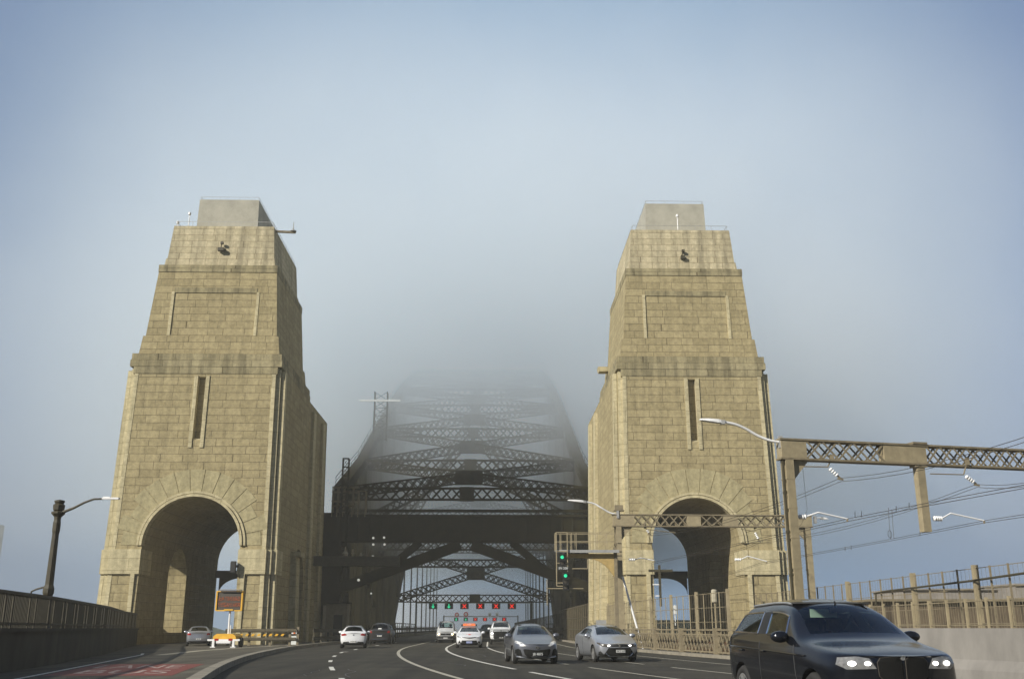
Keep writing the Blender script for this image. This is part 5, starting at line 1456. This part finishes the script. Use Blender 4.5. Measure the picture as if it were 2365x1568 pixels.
# --- white taxi
TX = dict(L=4.885, W=1.84, H=1.445, zg=.17, zh0=.76, zc=.97, yc=1.25, yh=2.1, yr=3.55, yw=4.25, zw=1.04, zt=1.03, b0=.95, b1=1.02, wr=.58, ze=1.34, rw=.33, fa=.96, ra=3.78,
          front=lambda z: .2 if z < .7 else .15, rear=lambda z: .08, nose=.84)
c = Car('taxi', TX, WHITE, 'white taxi with orange roof sign and red mark on its bonnet', (-1.42, 73.2, 0), R(1.5), 'taxi')
for s_ in (1, -1):
    f = (lambda p: p) if s_ > 0 else mirror
    c.patch(f([(.50,.66),(.62,.74),(.82,.80),(.82,.72),(.66,.66)]), 'front', 'headlight', M['lamp_glass'])
    c.patch(f([(.5,.24),(.66,.5),(.80,.28),(.7,.24)]), 'front', 'air_intake', M['grille'])
    c.patch(f([(.62,.26),(.82,.25),(.82,.3),(.6,.31)]), 'front', 'bumper_fin', WHITE, off=.03)
    c.patch(f([(.5,.88),(.84,.86),(.84,.98),(.55,.98)]), 'rear', 'tail_lamp', M['tail'])
c.patch([(-.6,.24),(.6,.24),(.5,.50),(-.5,.50)], 'front', 'grille', M['grille'])
c.patch([(0,.60),(.5,.70),(.5,.735),(.1,.66),(-.1,.66),(-.5,.735),(-.5,.70)], 'front', 'upper_grille', M['black'], off=.016)
c.patch([(-.06,.87),(.03,.84),(.14,.88),(.05,.91),(-.08,.91)], 'front', 'bonnet_mark', M['red_logo'], off=.01)
c.patch([(-.20,.885),(-.14,.885),(-.14,.905),(-.20,.905)], 'front', 'bonnet_mark', M['red_logo'], off=.01, res=.2)
c.plate('front', 0, .38, .4, .13, 'plate_blue', 'T 7183', 'sign_white')
m = MB(); m.frustum((-.45,.45,-.26,.1), 1.45, (-.42,.42,-.2,.06), 1.62); m.build('roof_sign', M['taxi_orange'], c.o)
m = MB()
for s_ in (-1, 1): m.span(s_*.5-.05, s_*.5+.05, -.2, .06, 1.43, 1.56)
m.build('roof_lamp', M['black'], c.o)
text_obj('TAXI', .13, M['sign_white'], c.o, 'lettering', (0, -.245, 1.535), (R(70), 0, 0), .004)
# --- white four wheel drive with black front, lit lamps
FW = dict(L=5.1, W=1.92, H=1.88, zg=.34, zh0=1.1, zc=1.26, yc=1.35, yh=1.95, yr=4.3, yw=4.85, zw=1.25, zt=1.2, b0=1.2, b1=1.24, wr=.7, ze=1.74, rw=.40, fa=.95, ra=3.9,
          front=lambda z: .08, rear=lambda z: .06, nose=.9)
c = Car('oncoming_car', FW, WHITE, 'white four wheel drive with black grille and lit lamps, behind the grey hatchback', (1.0, 90, 0), 0)
c.patch([(-.6,.44),(.6,.44),(.58,1.05),(-.58,1.05)], 'front', 'grille', M['black'], off=.02)
for s_ in (1, -1):
    f = (lambda p: p) if s_ > 0 else mirror
    c.patch(f([(.62,.74),(.9,.74),(.9,1.05),(.62,1.05)]), 'front', 'headlight', M['lamp_glass'])
    c.patch(f([(.76+.09*math.cos(t), .88+.09*math.sin(t)) for t in [k*PI/5 for k in range(10)]]), 'front', 'headlight_bulb', M['lamp_on'], off=.03, res=.2)
    c.patch(f([(.66,.9),(.9,.9),(.9,1.15),(.7,1.15)]), 'rear', 'tail_lamp', M['tail'])
c.plate('front', .05, .55, .4, .12, 'plate_white', 'DRX 62', 'black')
m = MB()
for z in (.6, .95, 1.14): m.bar((-.62, -2.68, z), (.62, -2.68, z), .06)
for x in (-.62, .62, 0): m.bar((x, -2.68, .5), (x, -2.68, 1.14), .06)
for x in (-.5, .5): m.bar((x, -2.7, .55), (x, -2.4, .5), .08)
m.build('bull_bar', M['black'], c.o)
# --- pale van
VN = dict(L=4.7, W=1.7, H=1.95, zg=.25, zh0=1.02, zc=1.18, yc=.55, yh=1.25, yr=4.5, yw=4.6, zw=1.3, zt=1.2, b0=1.12, b1=1.2, wr=.72, ze=1.75, rw=.33, fa=1.0, ra=3.6, bp=.3,
          front=lambda z: .06, rear=lambda z: .05, nose=.9, van=True)
c = Car('oncoming_van', VN, VANW, 'pale grey van with warm lit headlights coming off the bridge', (-4.05, 98.5, 0), 0, 'van')
for s_ in (1, -1):
    f = (lambda p: p) if s_ > 0 else mirror
    c.patch(f([(.5,.68),(.78,.70),(.78,.88),(.52,.86)]), 'front', 'headlight', M['lamp_glass'])
    c.patch(f([(.63+.09*math.cos(t), .77+.08*math.sin(t)) for t in [k*PI/5 for k in range(10)]]), 'front', 'headlight_bulb', M['lamp_warm'], off=.03, res=.2)
c.patch([(-.46,.66),(.46,.66),(.46,.84),(-.46,.84)], 'front', 'grille', M['grille'])
c.patch([(-.8,.3),(.8,.3),(.82,.6),(-.82,.6)], 'front', 'bumper', M['black'])
c.patch([(-.07,.70),(.07,.70),(.05,.8),(-.05,.8)], 'front', 'badge', M['chrome'], off=.03, res=.2)
c.plate('front', 0, .42, .37, .1, 'plate_white', 'CK 40', 'black')
# --- white hatchback seen from behind
WH = dict(L=4.25, W=1.80, H=1.46, zg=.2, zh0=.80, zc=1.0, yc=1.05, yh=1.85, yr=3.45, yw=3.98, zw=1.04, zt=.98, b0=.98, b1=1.08, wr=.58, ze=1.36, rw=.32, fa=.9, ra=3.45,
          front=lambda z: .1, rear=lambda z: .14 if z < .8 else .08, nose=.8, tail=.90)
c = Car('departing_car', WH, WHITE, 'white hatchback seen from behind with red tail lamps, driving onto the bridge', (-9.3, 71.8, 0), R(180+6))
for s_ in (1, -1):
    f = (lambda p: p) if s_ > 0 else mirror
    c.patch(f([(.46,.84),(.80,.80),(.82,.92),(.60,.96),(.48,.92)]), 'rear', 'tail_lamp', M['tail'])
    c.patch(f([(.5,.7),(.78,.78),(.76,.85),(.52,.8)]), 'front', 'headlight', M['lamp_glass'])
c.patch([(-.72,.24),(.72,.24),(.66,.42),(.3,.44),(.26,.36),(-.26,.36),(-.3,.44),(-.66,.42)], 'rear', 'bumper_trim', M['black'])
c.plate('rear', 0, .43, .37, .12, 'plate_white', 'DVM 83', 'black')
c.patch([(-.045,.83),(.045,.83),(.05,.9),(-.05,.9)], 'rear', 'badge', M['chrome'], off=.02, res=.2)
m = MB(); m.frustum((-.52,.52,1.38,1.66), 1.43, (-.5,.5,1.42,1.74), 1.465); m.build('roof_spoiler', WHITE, c.o)
c.doorlines()
# --- dark SUV seen from behind, further on
DK = dict(SUVP); DK.update(sub=2)
c = Car('departing_car', DK, DARK, 'dark SUV seen from behind, almost lost in the shade ahead of the white hatchback', (-9.15, 89, 0), R(180), glassm='dark_glass')
for s_ in (1, -1):
    f = (lambda p: p) if s_ > 0 else mirror
    c.patch(f([(.62,.92),(.86,.92),(.86,1.08),(.70,1.1)]), 'rear', 'tail_lamp', M['tail'])
c.strip([(-.3,.80),(.3,.80)], 'rear', 'tailgate_trim', M['chrome'], .05, .04); c.patch([(-.16,1.22),(.16,1.22),(.12,1.3),(-.12,1.3)], 'rear', 'window_sticker', M['plate_white'], off=.01)
c.strip([(-.6,.42),(.6,.42)], 'rear', 'bumper_trim', M['chrome'], .04, .04)
c.plate('rear', 0, .68, .37, .1, 'plate_white', 'BT 09', 'black')
# --- silver car entering the left arch
SV = dict(WH); SV.update(H=1.45)
c = Car('departing_car', SV, SILV, 'silver hatchback seen from behind, entering the left arch', (-22.3, 80.2, 0), R(180+16), glassm='dark_glass')
for s_ in (1, -1):
    f = (lambda p: p) if s_ > 0 else mirror
    c.patch(f([(.55,.80),(.82,.80),(.82,.94),(.62,.96)]), 'rear', 'tail_lamp', M['tail'])
c.patch([(-.75,.3),(.75,.3),(.7,.38),(-.7,.38)], 'rear', 'bumper_trim', M['black'])
c.plate('rear', 0, .52, .37, .1, 'plate_white', 'AL 55', 'black')
# --- two further cars deep on the bridge
c = Car('oncoming_car', dict(DK), DARK, 'dark far car on the bridge between the taxi and the white four wheel drive', (-.2, 122, 0), 0, glassm='dark_glass')
for s_ in (1, -1): c.patch((lambda p: p if s_ > 0 else mirror(p))([(.44,.79),(.46,.92),(.80,.93),(.8,.82)]), 'front', 'headlight', M['lamp_glass'])
c.patch([(-.3,.68),(.3,.68),(.3,.9),(-.3,.9)], 'front', 'grille', M['grille'])
for m_ in IDM:
    if m_.users == 0: bpy.data.materials.remove(m_)
# ================================================================== AIR, SKY, SUN, CAMERA
SUN_EL, SUN_AZ = R(28), math.atan2(-.70, -.60)     # towards the sun: from the left and behind the camera
sd = Vector((math.sin(SUN_AZ)*math.cos(SUN_EL), math.cos(SUN_AZ)*math.cos(SUN_EL), math.sin(SUN_EL)))
sl = bpy.data.lights.new('sun', 'SUN'); sl.energy = 5.0; sl.angle = R(.8); sl.color = (1, .95, .87)
so = bpy.data.objects.new('sun', sl); COL.objects.link(so); so.rotation_euler = (-sd).to_track_quat('-Z', 'Y').to_euler(); so.location = sd*200
w = bpy.data.worlds.new('World'); S.world = w; w.use_nodes = True
nt = w.node_tree; bg = nt.nodes['Background']
sk = nt.nodes.new('ShaderNodeTexSky'); sk.sky_type = 'NISHITA'; sk.sun_disc = False; sk.sun_elevation = SUN_EL; sk.sun_rotation = SUN_AZ
sk.air_density = 1.5; sk.dust_density = .4; sk.ozone_density = 3.0
tc = nt.nodes.new('ShaderNodeTexCoord'); sx = nt.nodes.new('ShaderNodeSeparateXYZ'); cx_ = nt.nodes.new('ShaderNodeCombineXYZ')
ma = nt.nodes.new('ShaderNodeMath'); ma.operation = 'MULTIPLY_ADD'; ma.inputs[1].default_value = .55; ma.inputs[2].default_value = .42   # thick air hides the pale horizon
nt.links.new(tc.outputs['Generated'], sx.inputs[0]); nt.links.new(sx.outputs[0], cx_.inputs[0]); nt.links.new(sx.outputs[1], cx_.inputs[1]); nt.links.new(sx.outputs[2], ma.inputs[0]); nt.links.new(ma.outputs[0], cx_.inputs[2])
nz_ = nt.nodes.new('ShaderNodeVectorMath'); nz_.operation = 'NORMALIZE'; nt.links.new(cx_.outputs[0], nz_.inputs[0]); nt.links.new(nz_.outputs[0], sk.inputs[0])
# the sky as it looks through thin mist: the Nishita sky, tinted, with the pale glow of the distant fog over the bridge
dt = nt.nodes.new('ShaderNodeVectorMath'); dt.operation = 'DOT_PRODUCT'; nt.links.new(tc.outputs['Generated'], dt.inputs[0])
gd = Vector((.01, math.cos(R(21)), math.sin(R(21)))); dt.inputs[1].default_value = gd
mr = nt.nodes.new('ShaderNodeMapRange'); mr.interpolation_type = 'SMOOTHSTEP'; mr.inputs['From Min'].default_value = math.cos(R(33)); mr.inputs['From Max'].default_value = 1.0; nt.links.new(dt.outputs['Value'], mr.inputs[0])
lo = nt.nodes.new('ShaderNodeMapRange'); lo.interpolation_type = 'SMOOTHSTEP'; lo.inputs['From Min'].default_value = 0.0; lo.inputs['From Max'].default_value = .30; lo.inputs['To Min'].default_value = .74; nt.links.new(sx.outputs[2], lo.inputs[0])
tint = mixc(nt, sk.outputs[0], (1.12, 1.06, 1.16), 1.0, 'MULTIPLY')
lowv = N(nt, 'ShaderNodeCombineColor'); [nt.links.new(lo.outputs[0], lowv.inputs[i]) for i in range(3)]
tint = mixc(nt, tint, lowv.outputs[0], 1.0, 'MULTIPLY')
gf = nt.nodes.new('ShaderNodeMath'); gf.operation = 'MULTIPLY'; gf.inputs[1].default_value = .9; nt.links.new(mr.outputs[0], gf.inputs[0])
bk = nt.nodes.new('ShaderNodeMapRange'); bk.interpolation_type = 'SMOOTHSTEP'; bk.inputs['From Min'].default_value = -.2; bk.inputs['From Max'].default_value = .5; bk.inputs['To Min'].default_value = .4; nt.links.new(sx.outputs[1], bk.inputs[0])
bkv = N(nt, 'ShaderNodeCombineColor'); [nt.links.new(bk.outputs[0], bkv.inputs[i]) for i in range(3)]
tint = mixc(nt, tint, bkv.outputs[0], 1.0, 'MULTIPLY')      # sky dimmed behind the camera to deepen the shadows
skyc = mixc(nt, tint, (2.7, 4.1, 5.75), gf.outputs[0])
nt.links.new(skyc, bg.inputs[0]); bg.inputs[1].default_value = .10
FOGD = .038
def volume_mat(name, col, dens, aniso=.0):
    m = bpy.data.materials.new(name); m.use_nodes = True; t = m.node_tree
    for n in list(t.nodes):
        if n.type != 'OUTPUT_MATERIAL': t.nodes.remove(n)
    v = t.nodes.new('ShaderNodeVolumePrincipled'); v.inputs['Color'].default_value = (*col, 1); v.inputs['Density'].default_value = dens; v.inputs['Anisotropy'].default_value = aniso
    t.links.new(v.outputs[0], t.nodes['Material Output'].inputs['Volume']); return m
m = MB(); m.span(-420, 420, -30, 700, -7, 86)
hz = m.build('haze', volume_mat('haze_air', (.84, .84, .76), .00075)); tag(hz, kind='stuff')
FOG = {.0060: volume_mat('fog_cloud_far', (.95, .97, 1.0), .014, -.2)}
# low cloud over the arch: thin below, thick above, ragged, dissolving sideways and upwards
fm = volume_mat('fog_cloud', (.90, .958, 1.0), .03, -.27); ft = fm.node_tree
fv = [n for n in ft.nodes if n.type == 'PRINCIPLED_VOLUME'][0]
fc = N(ft, 'ShaderNodeTexCoord'); fs_ = N(ft, 'ShaderNodeSeparateXYZ'); ft.links.new(fc.outputs['Object'], fs_.inputs[0])
def frange(out, a, b, t0=0.0, t1=1.0, smooth=True):
    r = N(ft, 'ShaderNodeMapRange'); r.interpolation_type = 'SMOOTHSTEP' if smooth else 'LINEAR'
    for k, v in (('From Min', a), ('From Max', b), ('To Min', t0), ('To Max', t1)): r.inputs[k].default_value = v
    ft.links.new(out, r.inputs[0]); return r.outputs[0]
def fmul(a, b):
    m_ = N(ft, 'ShaderNodeMath', operation='MULTIPLY'); ft.links.new(a, m_.inputs[0])
    if isinstance(b, float): m_.inputs[1].default_value = b
    else: ft.links.new(b, m_.inputs[1])
    return m_.outputs[0]
ab = N(ft, 'ShaderNodeMath', operation='ABSOLUTE'); ft.links.new(fs_.outputs[0], ab.inputs[0])
d_ = fmul(frange(ab.outputs[0], 105, 12), frange(fs_.outputs[1], 112.5, 122))
d_ = fmul(d_, frange(fs_.outputs[2], 10, 43, smooth=False)); d_ = fmul(d_, frange(fs_.outputs[2], 112, 44))
fn = N(ft, 'ShaderNodeTexNoise', i_Scale=.024, i_Detail=3.0, i_Roughness=.6); ft.links.new(fc.outputs['Object'], fn.inputs[0])
d_ = fmul(d_, frange(fn.outputs[0], .27, .73, .40, 1.60, smooth=False)); d_ = fmul(d_, FOGD)
ft.links.new(d_, fv.inputs['Density'])
m = MB(); m.span(-112, 106, 112.4, 420, 10.3, 114); m.v = [v+Vector((3,0,0))*0 for v in m.v]
fo = tag(m.build('fog_bank', fm), kind='stuff')
fm.cycles.volume_step_rate = .4
m = MB(); m.span(-40, 34, 335, 460, -4, 14.5)
tag(m.build('fog_bank', FOG[.0060]), kind='stuff')
cam = bpy.data.cameras.new('camera'); co = bpy.data.objects.new('camera', cam); COL.objects.link(co)
cam.lens = 35.0; cam.sensor_width = 36.0; cam.clip_start = .1; cam.clip_end = 9000
co.location = (0, 0, HC); co.rotation_euler = (PI/2+PITCH, 0, -YAW)
S.camera = co
S.view_settings.view_transform = 'Standard'; S.view_settings.look = 'None'; S.view_settings.exposure = .24; S.view_settings.gamma = 1.0
S.cycles.use_denoising = True
S.cycles.max_bounces = 11; S.cycles.diffuse_bounces = 3; S.cycles.glossy_bounces = 4; S.cycles.transmission_bounces = 4; S.cycles.transparent_max_bounces = 12; S.cycles.volume_bounces = 8
S.cycles.sample_clamp_indirect = 6.0
